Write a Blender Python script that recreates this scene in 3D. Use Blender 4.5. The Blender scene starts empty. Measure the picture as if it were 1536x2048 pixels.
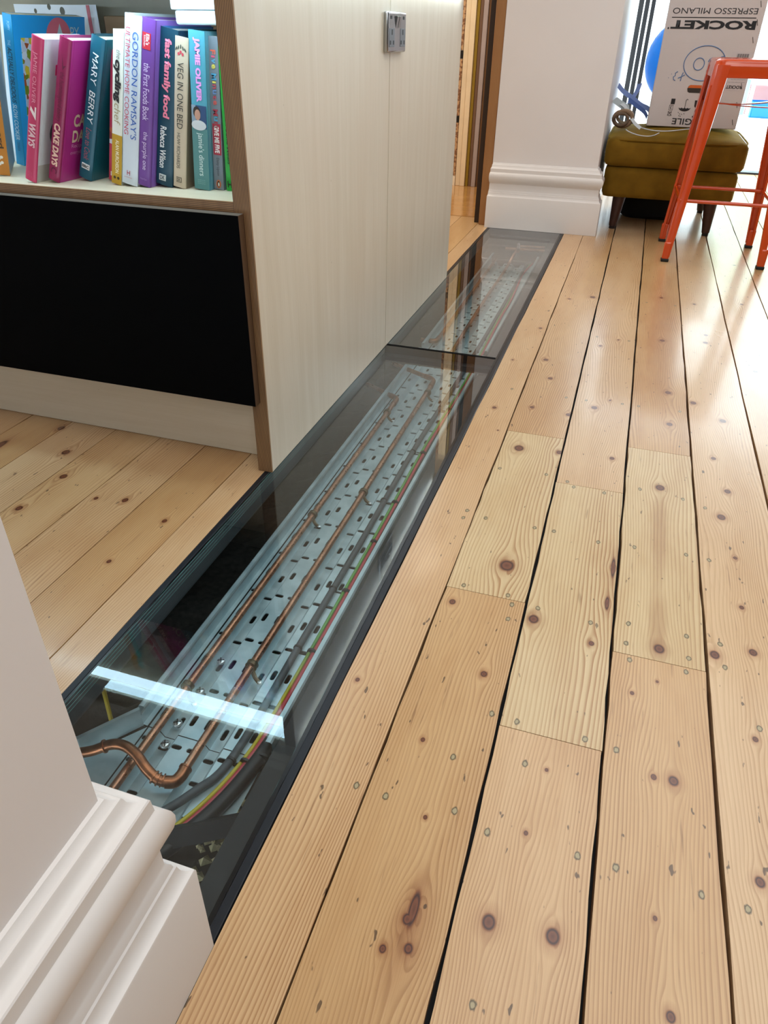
import bpy, bmesh, math, random
from mathutils import Vector, Matrix
random.seed(7)
sc = bpy.context.scene
COL = sc.collection
R = math.radians

# ------------------------------------------------------------------ camera
def make_camera():
    r = Vector((0.9520, 0.3060, 0.0143)); f = Vector((-0.247068, 0.793613, -0.556021))
    yaw, pitch, roll = -0.301867346, -0.589558135, 0.0171801253
    f = Vector((math.sin(yaw)*math.cos(pitch), math.cos(yaw)*math.cos(pitch), math.sin(pitch)))
    r0 = Vector((math.cos(yaw), -math.sin(yaw), 0)); u0 = r0.cross(f)
    r = math.cos(roll)*r0 + math.sin(roll)*u0
    u = -math.sin(roll)*r0 + math.cos(roll)*u0
    cd = bpy.data.cameras.new('camera'); co = bpy.data.objects.new('camera', cd); COL.objects.link(co)
    M = Matrix(((r.x, u.x, -f.x, 0), (r.y, u.y, -f.y, 0), (r.z, u.z, -f.z, 0.84), (0, 0, 0, 1)))
    co.matrix_world = M
    cd.sensor_fit = 'VERTICAL'; cd.sensor_height = 24.0; cd.sensor_width = 18.0
    cd.lens = 1431.219/2048*24.0
    cd.clip_start = 0.02; cd.clip_end = 100
    sc.camera = co
make_camera()

# ------------------------------------------------------------------ world, lights, exposure
w = bpy.data.worlds.new('World'); sc.world = w; w.use_nodes = True
bg = w.node_tree.nodes['Background']
bg.inputs[0].default_value = (0.80, 0.92, 1.0, 1); bg.inputs[1].default_value = 6.5

def area(name, loc, sx, sy, power, col, target):
    d = bpy.data.lights.new(name, 'AREA'); d.shape = 'RECTANGLE'; d.size = sx; d.size_y = sy
    d.energy = power; d.color = col
    o = bpy.data.objects.new(name, d); COL.objects.link(o); o.location = loc
    v = Vector(target) - Vector(loc); o.rotation_euler = v.to_track_quat('-Z', 'Y').to_euler()
    return o
area('overhead_fill_kitchen', (0.75, 2.0, 2.52), 1.8, 3.4, 44, (0.93, 0.97, 1.0), (0.75, 2.0, 0))  # added overhead panel as the room's main fill, no fitting known
area('overhead_fill_near', (0.0, 0.0, 2.52), 1.0, 1.2, 14, (1.0, 0.91, 0.78), (0.0, 0.1, 0))  # added warm panel overhead to light the near floor
area('overhead_fill_left', (-2.0, 0.3, 2.52), 1.2, 1.2, 4, (1.0, 0.95, 0.88), (-1.7, 0.5, 0))  # weak fill added over the left-hand floor
area('overhead_fill_hall', (-1.7, 4.1, 2.52), 1.0, 1.6, 44, (1.0, 0.88, 0.70), (-1.6, 4.2, 0))  # unseen lamp added to brighten the doorway
area('fill_rear', (0.9, -1.5, 2.3), 1.6, 0.8, 17, (0.94, 0.97, 1.0), (0.0, 3.9, 0.6))  # fill added behind the camera to lift the surfaces facing it

sc.view_settings.view_transform = 'Standard'; sc.view_settings.look = 'None'
sc.view_settings.gamma = 1; sc.view_settings.exposure = 0.05
sc.view_settings.use_curve_mapping = False

# ------------------------------------------------------------------ helpers
def lin(c):
    if isinstance(c, str):
        c = [int(c[i:i+2], 16)/255 for i in (0, 2, 4)]
    return tuple((x/12.92 if x <= 0.04045 else ((x+0.055)/1.055)**2.4) for x in c) + (1,)

class G:
    """tiny node-graph writer"""
    def __init__(s, m):
        m.use_nodes = True; s.t = m.node_tree; s.n = s.t.nodes; s.l = s.t.links
        s.b = s.n['Principled BSDF']; s.out = s.n['Material Output']
    def link(s, a, b): s.l.new(a, b)
    def setin(s, sock, v):
        if hasattr(v, 'is_linked') or hasattr(v, 'links'): s.l.new(v, sock)
        else: sock.default_value = v
    def m(s, op, a, b=None, c=None):
        n = s.n.new('ShaderNodeMath'); n.operation = op
        for i, v in enumerate((a, b, c)):
            if v is not None: s.setin(n.inputs[i], v)
        return n.outputs[0]
    def vec(s, x, y, z):
        n = s.n.new('ShaderNodeCombineXYZ')
        for i, v in enumerate((x, y, z)): s.setin(n.inputs[i], v)
        return n.outputs[0]
    def coords(s):
        n = s.n.new('ShaderNodeTexCoord'); q = s.n.new('ShaderNodeSeparateXYZ'); s.l.new(n.outputs['Object'], q.inputs[0])
        return q.outputs[0], q.outputs[1], q.outputs[2]
    def noise(s, v, scale=1.0, detail=3.0, rough=0.5, dist=0.0):
        n = s.n.new('ShaderNodeTexNoise'); s.l.new(v, n.inputs['Vector'])
        n.inputs['Scale'].default_value = scale; n.inputs['Detail'].default_value = detail
        n.inputs['Roughness'].default_value = rough; n.inputs['Distortion'].default_value = dist
        return n.outputs[0]
    def ramp(s, v, pts, interp='LINEAR'):
        n = s.n.new('ShaderNodeValToRGB'); s.l.new(v, n.inputs[0]); r = n.color_ramp; r.interpolation = interp
        while len(r.elements) < len(pts): r.elements.new(0.5)
        for e, (p, c) in zip(r.elements, pts):
            e.position = p; e.color = c if len(c) == 4 else (c[0], c[1], c[2], 1)
        return n.outputs[0]
    def grey(s, v, pts): return s.ramp(v, [(p, (c, c, c, 1)) for p, c in pts])
    def mix(s, f, a, b, mode='MIX'):
        n = s.n.new('ShaderNodeMix'); n.data_type = 'RGBA'; n.blend_type = mode
        s.setin(n.inputs[0], f); s.setin(n.inputs[6], a); s.setin(n.inputs[7], b)
        return n.outputs[2]
    def bump(s, h, strength=0.2, dist=0.001):
        n = s.n.new('ShaderNodeBump'); s.l.new(h, n.inputs['Height']); n.inputs['Strength'].default_value = strength
        n.inputs['Distance'].default_value = dist; s.l.new(n.outputs[0], s.b.inputs['Normal'])
    def color(s, c): s.setin(s.b.inputs['Base Color'], c)
    def rough(s, c): s.setin(s.b.inputs['Roughness'], c)

_mc = {}
def mat(name, col, rough=0.5, metal=0.0, noise=0.0, nscale=20.0, bump=0.0, bscale=60.0, spec=0.5, coat=0.0, trans=0.0):
    if name in _mc: return _mc[name]
    m = bpy.data.materials.new(name); g = G(m); c = lin(col)
    P = g.vec(*g.coords())
    if noise:
        f = g.noise(P, nscale, 4)
        dk = tuple(x*(1-noise) for x in c[:3])+(1,); lt = tuple(min(1, x*(1+noise)) for x in c[:3])+(1,)
        g.color(g.ramp(f, [(0.3, dk), (0.7, lt)]))
    else: g.color(c)
    g.rough(rough); g.b.inputs['Metallic'].default_value = metal; g.b.inputs['Specular IOR Level'].default_value = spec
    if coat: g.b.inputs['Coat Weight'].default_value = coat
    if trans: g.b.inputs['Transmission Weight'].default_value = trans
    if bump: g.bump(g.noise(P, bscale, 4), bump, 0.001)
    _mc[name] = m; return m

def emit(name, col, strength):
    m = bpy.data.materials.new(name); g = G(m); g.color((0, 0, 0, 1))
    g.b.inputs['Emission Color'].default_value = lin(col); g.b.inputs['Emission Strength'].default_value = strength
    return m

def thin_glass(name, tint=(0.90, 0.955, 0.95), refl=1.0):
    m = bpy.data.materials.new(name); g = G(m)
    geo = g.n.new('ShaderNodeNewGeometry'); dp = g.n.new('ShaderNodeVectorMath'); dp.operation = 'DOT_PRODUCT'
    g.l.new(geo.outputs['Normal'], dp.inputs[0]); g.l.new(geo.outputs['Incoming'], dp.inputs[1])
    c = g.m('ABSOLUTE', dp.outputs['Value']); F = g.m('POWER', g.m('SUBTRACT', 1.0, c), 4.4)
    F = g.m('MULTIPLY', g.m('ADD', g.m('MULTIPLY', F, 0.96), 0.034), refl)
    tr = g.n.new('ShaderNodeBsdfTransparent'); tr.inputs[0].default_value = tint+(1,)
    gl = g.n.new('ShaderNodeBsdfGlossy'); gl.inputs['Roughness'].default_value = 0.0
    gl.inputs['Color'].default_value = (1, 1, 1, 1)
    mx = g.n.new('ShaderNodeMixShader'); g.l.new(F, mx.inputs[0]); g.l.new(tr.outputs[0], mx.inputs[1]); g.l.new(gl.outputs[0], mx.inputs[2])
    g.l.new(mx.outputs[0], g.out.inputs['Surface'])
    return m

class MB:
    def __init__(s): s.v = []; s.f = []
    def add(s, vs, fs):
        o = len(s.v); s.v += [tuple(v) for v in vs]; s.f += [tuple(i+o for i in f) for f in fs]; return s
    def box(s, a, b, M=None):
        x0, y0, z0 = a; x1, y1, z1 = b
        vs = [(x0,y0,z0),(x1,y0,z0),(x1,y1,z0),(x0,y1,z0),(x0,y0,z1),(x1,y0,z1),(x1,y1,z1),(x0,y1,z1)]
        if M is not None: vs = [M @ Vector(v) for v in vs]
        return s.add(vs, [(0,3,2,1),(4,5,6,7),(0,1,5,4),(1,2,6,5),(2,3,7,6),(3,0,4,7)])
    def quad(s, a, b, c, d): return s.add([a, b, c, d], [(0, 1, 2, 3)])
    def prism(s, poly, z0, z1, M=None):
        n = len(poly); vs = [(x, y, z0) for x, y in poly]+[(x, y, z1) for x, y in poly]
        if M is not None: vs = [M @ Vector(v) for v in vs]
        return s.add(vs, [tuple(range(n))[::-1], tuple(range(n, 2*n))]+[(i, (i+1) % n, n+(i+1) % n, n+i) for i in range(n)])
    def loft(s, rings, cap=True, closed=True):
        n = len(rings[0]); vs = [p for r in rings for p in r]; fs = []
        for k in range(len(rings)-1):
            for i in range(n if closed else n-1):
                j = (i+1) % n; fs.append((k*n+i, k*n+j, (k+1)*n+j, (k+1)*n+i))
        if cap and closed: fs += [tuple(range(n))[::-1], tuple(range((len(rings)-1)*n, len(rings)*n))]
        return s.add(vs, fs)
    def tube(s, pts, r, n=12, cap=True):
        pts = [Vector(p) for p in pts]; rs = r if isinstance(r, (list, tuple)) else [r]*len(pts)
        rings = []; t0 = (pts[1]-pts[0]).normalized()
        a = Vector((0, 0, 1)) if abs(t0.z) < 0.9 else Vector((1, 0, 0)); nrm = t0.cross(a).normalized()
        for i, p in enumerate(pts):
            t = ((pts[min(i+1, len(pts)-1)]-pts[i]).normalized()+(pts[i]-pts[max(i-1, 0)]).normalized())
            t = t.normalized() if t.length > 1e-9 else t0
            nrm = (nrm-t*nrm.dot(t)).normalized(); bn = t.cross(nrm)
            rings.append([p+rs[i]*(math.cos(2*math.pi*k/n)*nrm+math.sin(2*math.pi*k/n)*bn) for k in range(n)])
        return s.loft(rings, cap)
    def cyl(s, a, b, r, n=16, r2=None): return s.tube([a, b], [r, r if r2 is None else r2], n)
    def lathe(s, prof, c, n=24, axis='z'):
        rings = []
        for r, h in prof:
            rings.append([(c[0]+r*math.cos(2*math.pi*k/n), c[1]+r*math.sin(2*math.pi*k/n), c[2]+h) for k in range(n)])
        return s.loft(rings)
    def build(s, name, m, parent=None, smooth=False, bevel=0, seg=2, loc=None):
        me = bpy.data.meshes.new(name); me.from_pydata(s.v, [], s.f); me.update()
        bm = bmesh.new(); bm.from_mesh(me); bmesh.ops.recalc_face_normals(bm, faces=bm.faces); bm.to_mesh(me); bm.free()
        return link(name, me, m, parent, smooth, bevel, seg)
def link(name, me, m, parent=None, smooth=False, bevel=0, seg=2):
    if m is not None: me.materials.append(m)
    if smooth:
        for p in me.polygons: p.use_smooth = True
        try: me.set_sharp_from_angle(angle=R(40))
        except Exception: pass
    o = bpy.data.objects.new(name, me); COL.objects.link(o)
    if parent: o.parent = parent
    if bevel:
        b = o.modifiers.new('bevel', 'BEVEL'); b.width = bevel; b.segments = seg; b.limit_method = 'ANGLE'
        for p in me.polygons: p.use_smooth = True
        try: me.set_sharp_from_angle(angle=R(60))
        except Exception: pass
    return o

def cr(pts, n=8):
    """Catmull-Rom through points"""
    P = [Vector(p) for p in pts]; out = []
    for i in range(len(P)-1):
        a = P[max(i-1, 0)]; b = P[i]; c = P[i+1]; d = P[min(i+2, len(P)-1)]
        for k in range(n):
            t = k/n
            out.append(0.5*((2*b)+(c-a)*t+(2*a-5*b+4*c-d)*t*t+(3*b-a-3*c+d)*t**3))
    out.append(P[-1]); return out

def tag(o, label=None, cat=None, group=None, kind=None):
    if label: o['label'] = label
    if cat: o['category'] = cat
    if group: o['group'] = group
    if kind: o['kind'] = kind
    return o
def empty(name, loc=(0, 0, 0), rot=(0, 0, 0), **k):
    o = bpy.data.objects.new(name, None); COL.objects.link(o); o.location = loc; o.rotation_euler = rot
    o.empty_display_size = 0.05
    return tag(o, **k)

def text(parent, body, m, c, xd, yd, L, H, shear=0.0, bold=0.0, name='lettering'):
    """flat lettering fitted to L x H, centred at c, in parent's space"""
    cu = bpy.data.curves.new('t', 'FONT'); cu.body = body; cu.size = 1.0; cu.shear = shear; cu.offset = bold
    cu.resolution_u = 3
    o = bpy.data.objects.new('t', cu); me0 = o.to_mesh(); me = me0.copy(); o.to_mesh_clear()
    bpy.data.objects.remove(o); bpy.data.curves.remove(cu)
    me.materials.clear()
    xs = [v.co.x for v in me.vertices]; ys = [v.co.y for v in me.vertices]
    if not xs: return None
    x0, x1, y0, y1 = min(xs), max(xs), min(ys), max(ys)
    xd = Vector(xd).normalized(); yd = Vector(yd).normalized(); c = Vector(c)
    for v in me.vertices:
        v.co = c+xd*((v.co.x-(x0+x1)/2)/(x1-x0)*L)+yd*((v.co.y-(y0+y1)/2)/(y1-y0)*H)
    return link(name, me, m, parent)

# ------------------------------------------------------------------ timber
def wood(name, light, dark, xc=0.0, F=170.0, W=0.010, contrast=1.0, knots=(), plugs=(), seed=0.0, along='y', rough=0.36,
         tone=0.10, knotc=('5b2f1c', '3a1d12'), specks=1.0, streak=None, coat=0.0, bumpk=0.12):
    m = bpy.data.materials.new(name); g = G(m); X, Y, Z = g.coords()
    if along == 'y': u0, v = X, Y
    elif along == 'x': u0, v = Y, X
    elif along == 'zy': u0, v = Y, Z
    else: u0, v = X, Z
    u = g.m('SUBTRACT', u0, xc)
    wp = g.noise(g.vec(g.m('MULTIPLY', u, 7.0), g.m('MULTIPLY', v, 0.9), seed), 1.0, 2.5, 0.45)
    ph = g.m('ADD', u, g.m('MULTIPLY', g.m('SUBTRACT', wp, 0.5), W*7))
    wp2 = g.noise(g.vec(g.m('MULTIPLY', u, 40.0), g.m('MULTIPLY', v, 5.0), seed+3), 1.0, 2)
    ph = g.m('ADD', ph, g.m('MULTIPLY', g.m('SUBTRACT', wp2, 0.5), 0.004))
    dmin = None
    for k in knots:
        uk, vk, r = k[:3]; asp = k[3] if len(k) > 3 else 0.8
        du = g.m('SUBTRACT', u, uk-xc); dv = g.m('SUBTRACT', v, vk); du2 = g.m('MULTIPLY', du, du)
        dv2 = g.m('MULTIPLY', dv, dv)
        d2 = g.m('MULTIPLY_ADD', dv2, 0.22, du2); Rr = (2.1*r)**2
        ph = g.m('SUBTRACT', ph, g.m('DIVIDE', g.m('MULTIPLY', du, Rr), g.m('ADD', d2, Rr*0.55)))
        d = g.m('DIVIDE', g.m('SQRT', g.m('MULTIPLY_ADD', dv2, asp*asp, du2)), r)
        dmin = d if dmin is None else g.m('MINIMUM', dmin, d)
    fr = g.m('FRACT', g.m('MULTIPLY', ph, F))
    ring = g.grey(fr, [(0.0, 0.0), (0.45, 0.18), (0.78, 0.85), (0.90, 1.0), (0.97, 0.35), (1.0, 0.0)])
    amp = g.noise(g.vec(g.m('MULTIPLY', u, 12.0), g.m('MULTIPLY', v, 0.7), seed+9), 1.0, 2)
    amp = g.grey(amp, [(0.3, 0.25*contrast), (0.7, min(1.0, 0.95*contrast))])
    ringf = g.m('MULTIPLY', ring, amp)
    L, D = lin(light), lin(dark)
    c = g.mix(ringf, L, D)
    tn = g.noise(g.vec(g.m('MULTIPLY', u, 6.0), g.m('MULTIPLY', v, 1.3), seed+5), 1.0, 3)
    c = g.mix(g.grey(tn, [(0.3, 0.0), (0.75, 1.0)]), c, g.mix(1.0, c, (1-tone, 1-1.5*tone, 1-2.1*tone, 1), 'MULTIPLY'))
    fib = g.noise(g.vec(g.m('MULTIPLY', u, 900.0), g.m('MULTIPLY', v, 14.0), seed), 1.0, 2)
    c = g.mix(g.grey(fib, [(0.35, 0.16), (0.6, 0.0)]), c, (0.55, 0.42, 0.30, 1), 'MULTIPLY')
    if specks:
        sp = g.noise(g.vec(g.m('MULTIPLY', u, 95.0), g.m('MULTIPLY', v, 34.0), seed+2), 1.0, 2, 0.6)
        c = g.mix(g.grey(sp, [(0.705, 0.0), (0.735, 0.80*specks)]), c, lin('3d2a1c'))
        ck = g.noise(g.vec(g.m('MULTIPLY', u, 150.0), g.m('MULTIPLY', v, 7.0), seed+21), 1.0, 3, 0.6)
        c = g.mix(g.grey(ck, [(0.66, 0.0), (0.74, 0.55*specks)]), c, lin('7a5230'))
        mo = g.noise(g.vec(g.m('MULTIPLY', u, 16.0), g.m('MULTIPLY', v, 4.0), seed+33), 1.0, 4, 0.6)
        c = g.mix(g.grey(mo, [(0.45, 0.0), (0.72, 0.45)]), c, (0.80, 0.66, 0.50, 1), 'MULTIPLY')
    if streak is not None:   # darker heartwood flame (u, v, half width, half length)
        for (uk, vk, hw, hl) in streak:
            du = g.m('DIVIDE', g.m('SUBTRACT', u, uk-xc), hw); dv = g.m('DIVIDE', g.m('SUBTRACT', v, vk), hl)
            dd = g.m('SQRT', g.m('ADD', g.m('MULTIPLY', du, du), g.m('MULTIPLY', dv, dv)))
            dd = g.m('ADD', dd, g.m('MULTIPLY', g.m('SUBTRACT', wp2, 0.5), 0.7))
            c = g.mix(g.grey(dd, [(0.45, 0.33), (1.0, 0.0)]), c, lin('b8834f'), 'MULTIPLY')
    if dmin is not None:
        dn = g.m('ADD', dmin, g.m('MULTIPLY', g.m('SUBTRACT', wp2, 0.5), 0.35))
        dq = g.m('DIVIDE', dn, 3.0)
        halo = g.grey(dq, [(0.30, 0.75), (0.42, 0.30), (0.9, 0.0)])
        c = g.mix(halo, c, lin('b27a48'), 'MULTIPLY')
        kc = g.ramp(dq, [(0.0, lin(knotc[0])), (0.17, lin('75432a')), (0.24, lin(knotc[1])), (0.33, lin('6f4128'))])
        c = g.mix(g.grey(dq, [(0.27, 1.0), (0.36, 0.0)]), c, kc)
    pmin = None
    for (uk, vk) in plugs:
        du = g.m('SUBTRACT', u, uk-xc); dv = g.m('SUBTRACT', v, vk)
        d = g.m('SQRT', g.m('MULTIPLY_ADD', g.m('MULTIPLY', dv, dv), 0.45, g.m('MULTIPLY', du, du)))
        pmin = d if pmin is None else g.m('MINIMUM', pmin, d)
    if pmin is not None:
        wn = g.noise(g.vec(g.m('MULTIPLY', u, 260.0), g.m('MULTIPLY', v, 130.0), seed), 1.0, 2)
        pm = g.m('ADD', g.m('MULTIPLY', pmin, 100.0), g.m('MULTIPLY', g.m('SUBTRACT', wn, 0.5), 0.35))
        c = g.mix(g.grey(pm, [(0.33, 1.0), (0.47, 0.0)]), c, g.ramp(pm, [(0.20, lin('a79a78')), (0.30, lin('5a4d34'))]))
    g.color(c)
    rn = g.noise(g.vec(g.m('MULTIPLY', u, 9.0), g.m('MULTIPLY', v, 3.0), seed+7), 1.0, 3)
    g.rough(g.m('ADD', rough-0.06, g.m('MULTIPLY', rn, 0.12)))
    g.b.inputs['Specular IOR Level'].default_value = 0.5
    if coat: g.b.inputs['Coat Weight'].default_value = coat; g.b.inputs['Coat Roughness'].default_value = 0.12
    g.bump(g.m('ADD', g.m('MULTIPLY', ringf, 0.6), fib), bumpk, 0.0006)
    return m

def ply_face(name, along='z', light='dad0bc', dark='c8ba9f'):
    m = bpy.data.materials.new(name); g = G(m); X, Y, Z = g.coords()
    a, b = {'z': (Y, Z), 'x': (Z, X), 'xy': (Y, X)}[along]
    n1 = g.noise(g.vec(g.m('MULTIPLY', a, 30.0), g.m('MULTIPLY', b, 1.6), 1.0), 1.0, 4, 0.55)
    n2 = g.noise(g.vec(g.m('MULTIPLY', a, 240.0), g.m('MULTIPLY', b, 5.0), 4.0), 1.0, 3)
    n3 = g.noise(g.vec(g.m('MULTIPLY', a, 3.0), g.m('MULTIPLY', b, 1.1), 8.0), 1.0, 2)
    c = g.mix(g.grey(n1, [(0.35, 0.0), (0.75, 0.5)]), lin(light), lin(dark))
    c = g.mix(g.grey(n2, [(0.45, 0.0), (0.75, 0.3)]), c, lin(dark))
    c = g.mix(g.grey(n3, [(0.4, 0.0), (0.7, 0.35)]), c, lin('d8c4ac'))
    fl = g.noise(g.vec(g.m('MULTIPLY', a, 110.0), g.m('MULTIPLY', b, 42.0), 2.0), 1.0, 2)
    c = g.mix(g.grey(fl, [(0.76, 0.0), (0.80, 0.6)]), c, lin('8d7458'))
    g.color(c); g.rough(0.42); g.bump(n2, 0.08, 0.0005)
    return m
def ply_edge(name, axis, pitch=0.0028):
    m = bpy.data.materials.new(name); g = G(m); c3 = g.coords(); a = c3['xyz'.index(axis)]
    fr = g.m('FRACT', g.m('DIVIDE', a, pitch))
    nz = g.noise(g.vec(g.m('MULTIPLY', c3[0], 60.0), g.m('MULTIPLY', c3[1], 60.0), g.m('MULTIPLY', c3[2], 12.0)), 1.0, 3)
    c = g.ramp(fr, [(0.0, lin('3f2818')), (0.22, lin('4a3020')), (0.32, lin('8f6c48')), (0.85, lin('9b7850')), (0.98, lin('3f2818'))])
    c = g.mix(g.grey(nz, [(0.35, 0.0), (0.8, 0.5)]), c, lin('5d4028'))
    g.color(c); g.rough(0.55); return m

# ------------------------------------------------------------------ common materials
M_wall = mat('wall_paint', 'e9e5e5', 0.62, noise=0.02, nscale=3, bump=0.06, bscale=120)
M_skirt = mat('skirting_paint', 'e2dedc', 0.42, noise=0.015, nscale=6, bump=0.05, bscale=90)
M_ceil = mat('ceiling_paint', 'c4c2be', 0.8)
M_void = mat('void_dark', '1a1d20', 0.9, noise=0.4, nscale=30)
M_black_steel = mat('black_steel', '1b1f26', 0.38, metal=0.3, noise=0.15, nscale=60)
M_charcoal = mat('charcoal_steel', '121518', 0.5, metal=0.2, noise=0.15, nscale=40, bump=0.1, bscale=200)
M_seal = mat('black_sealant', '08090b', 0.25)
M_navy = mat('painted_joist', '1c2630', 0.55, noise=0.3, nscale=25)
M_rubble = mat('rubble_earth', '2a2823', 0.95, noise=0.45, nscale=70, bump=0.8, bscale=120)

# ------------------------------------------------------------------ floor (structure)
KNOTS=[(-0.256,2.142,0.0038),(-0.246,1.782,0.0055),(-0.213,1.652,0.0026),(-0.212,2.464,0.0056),(-0.158,2.178,0.0076),(-0.127,2.035,0.0066),(-0.15,1.819,0.0055),(-0.151,2.837,0.0062),(-0.067,2.891,0.0095),(-0.051,1.805,0.0065),(0.012,1.873,0.0078),(0.05,1.936,0.0034),(0.073,1.598,0.0059),(-0.004,2.361,0.0053),(0.05,2.439,0.0041),(0.19,2.483,0.0082),(0.205,2.046,0.0081),(0.207,1.836,0.0075),(0.187,2.978,0.0063),(0.307,2.938,0.0062),(0.332,2.59,0.007),(0.327,2.512,0.0082),(0.271,1.997,0.0079),(0.342,1.904,0.0081),(0.306,1.679,0.0059),(0.327,1.528,0.0073),(-0.147,1.575,0.0119),(-0.096,1.101,0.0139),(-0.05,1.586,0.0074),(-0.17,0.965,0.0058),(-0.083,0.812,0.0055),(-0.026,0.966,0.0095),(0.074,0.937,0.0047),(0.183,1.495,0.0096),(0.182,0.96,0.0088),(0.307,1.413,0.0086),(0.323,1.269,0.004),(0.322,1.116,0.0044),(0.269,0.975,0.008),(0.33,1.001,0.0067),(-0.141,0.659,0.0033),(-0.092,0.412,0.0059),(-0.109,0.373,0.004),(-0.106,0.542,0.0027),(-0.082,0.382,0.0057),(0.034,0.664,0.0025),(0.021,0.561,0.003),(-0.003,0.438,0.0083),(0.068,0.445,0.0082),(0.179,0.883,0.0024),(0.142,0.846,0.0032),(0.175,0.699,0.0039),(0.201,0.701,0.0071),(0.178,0.502,0.0027),(0.194,0.403,0.0048),(0.315,0.812,0.0041),(0.298,0.586,0.0062),(-0.268,0.737,0.0036),(-1.26,1.295,0.0085),(-1.317,1.205,0.0059),(-1.233,1.178,0.0089),(-1.168,1.195,0.0089),(-0.912,1.061,0.0064),(-0.975,1.047,0.0048),(-0.815,0.868,0.0043),(-1.102,0.962,0.0071)]
PLUGS=[(-0.013,1.914),(0.084,1.924),(-0.02,2.445),(0.084,2.441),(0.134,2.896),(0.237,2.893),(0.127,1.924),(0.234,1.927),(-0.068,1.914),(-0.221,1.921),(0.065,1.236),(-0.024,1.245),(-0.023,0.997),(0.069,0.989),(-0.002,1.434),(0.065,1.431),(-0.174,1.462),(-0.067,1.469),(-0.063,1.245),(-0.165,1.247),(-0.161,1.017),(-0.079,1.015),(-0.068,0.992),(-0.068,0.952),(0.14,1.474),(0.231,1.461),(0.135,1.242),(0.232,1.249),(0.131,1.007),(0.129,0.956),(0.226,1.006),(0.228,0.953),(0.274,1.245),(0.279,1.004),(0.283,0.95),(0.276,1.44),(-0.208,1.262),(-0.21,1.233),(-0.018,1.453),(-0.018,0.734),(0.08,0.734),(-0.072,0.563),(-0.164,0.555),(-0.056,0.737),(-0.026,0.547),(0.086,0.551),(0.004,0.665),(-0.003,0.35),(0.136,0.918),(0.223,0.92),(0.124,0.729),(0.132,0.55),(0.23,0.548),(0.281,0.547),(0.323,0.835),(-0.093,0.644),(-0.206,0.558)]
KNOTS = [k for k in KNOTS if not (-1.34 < k[0] < -1.2 and 1.15 < k[1] < 1.25)]
KNOTS += [(-1.34, 1.17, 0.010, 0.35), (0.098, 1.16, 0.004, 0.12), (0.093, 1.05, 0.004, 0.2), (-1.10, 1.10, 0.008), (-0.79, 1.02, 0.005),
          (-0.088, 0.425, 0.006, 0.25), (0.62, 1.9, 0.007), (0.46, 2.3, 0.007), (0.48, 3.0, 0.006), (0.45, 1.4, 0.007), (0.5, 3.6, 0.006)]
FLOOR = empty('floor', label='old pine board floor with dark gaps, nail marks and knots', cat='floor', kind='structure')
_rb = random.Random(3)
def board(x0, x1, y0, y1, m, gl=0.002, gr=0.002, jit=0.0008, th=0.021, axis='y'):
    n = max(2, min(48, int((y1-y0)/0.05)))
    Lp = [(x0+gl+_rb.uniform(-jit, jit), y0+(y1-y0)*i/n) for i in range(n+1)]
    Rp = [(x1-gr+_rb.uniform(-jit, jit), y0+(y1-y0)*i/n) for i in range(n+1)]
    if axis == 'x': Lp = [(y, x) for x, y in Lp]; Rp = [(y, x) for x, y in Rp]
    mb = MB(); vs = [(x, y, 0) for x, y in Lp]+[(x, y, 0) for x, y in Rp]+[(x, y, -th) for x, y in Lp]+[(x, y, -th) for x, y in Rp]
    k = n+1; fs = []
    for i in range(n):
        fs += [(i, k+i, k+i+1, i+1), (i, i+1, 2*k+i+1, 2*k+i), (k+i+1, k+i, 3*k+i, 3*k+i+1)]
    fs += [(0, 2*k, 3*k, k), (n, k+n, 3*k+n, 2*k+n)]
    mb.add(vs, fs)
    return mb.build('floorboard', m, FLOOR)

OLD = [('d2b083', '9a6a3c'), ('d6b58b', 'a07143'), ('cda97a', '956637'), ('d8ba93', 'a47748')]
NEW = [('d6c096', 'a87c4e'), ('d0c29f', 'a88a62'), ('dac59c', 'ac8252')]
def wood_for(x0, x1, y0, y1, kind, seed, extra=None):
    ks = [k for k in KNOTS if x0-0.004 < k[0] < x1+0.004 and y0 < k[1] < y1]
    ps = [p for p in PLUGS if x0 < p[0] < x1 and y0 < p[1] < y1]
    xc = (x0+x1)/2
    if kind == 'new':
        l, d = NEW[int(seed) % 3]
        return wood('pine_new_%d' % seed, l, d, xc, F=150, W=0.009, contrast=1.1, knots=ks, plugs=ps, seed=seed*1.7, tone=0.05, coat=0.25,
                    rough=0.31, specks=0.8, streak=extra, bumpk=0.15)
    l, d = OLD[int(seed) % 4]
    return wood('pine_old_%d' % seed, l, d, xc, F=190, W=0.012, contrast=0.85, knots=ks, plugs=ps, seed=seed*1.7, tone=0.12,
                rough=0.30, coat=0.25, specks=1.0, knotc=('5a3322', '38201a'), streak=extra)
XS = [-0.287, -0.191, -0.0437, 0.1067, 0.2555, 0.4066, 0.556, 0.706, 0.856, 1.006, 1.156, 1.306]
GAP = [0.0, 0.0017, 0.0026, 0.0026, 0.0026, 0.0022, 0.002, 0.002, 0.002, 0.002, 0.002, 0.002]
YB, YF = -1.9, 6.42
rows = {0: [YB, YF], 1: [YB, 1.004, 1.66, YF], 2: [YB, 0.720, 1.443, YF], 3: [YB, 0.930, 1.671, YF], 4: [YB, YF], 5: [YB, YF],
        6: [YB, 3.0, YF], 7: [YB, 2.2, YF], 8: [YB, 3.4, YF], 9: [YB, 2.6, YF], 10: [YB, 3.2, YF]}
NEWB = {(1, 1): None, (2, 1): None, (3, 1): [(0.1815, 1.30, 0.018, 0.20), (0.1815, 1.02, 0.020, 0.13)]}
EXTRA = {(1, 0): [(-0.085, 0.39, 0.032, 0.09)]}
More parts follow.
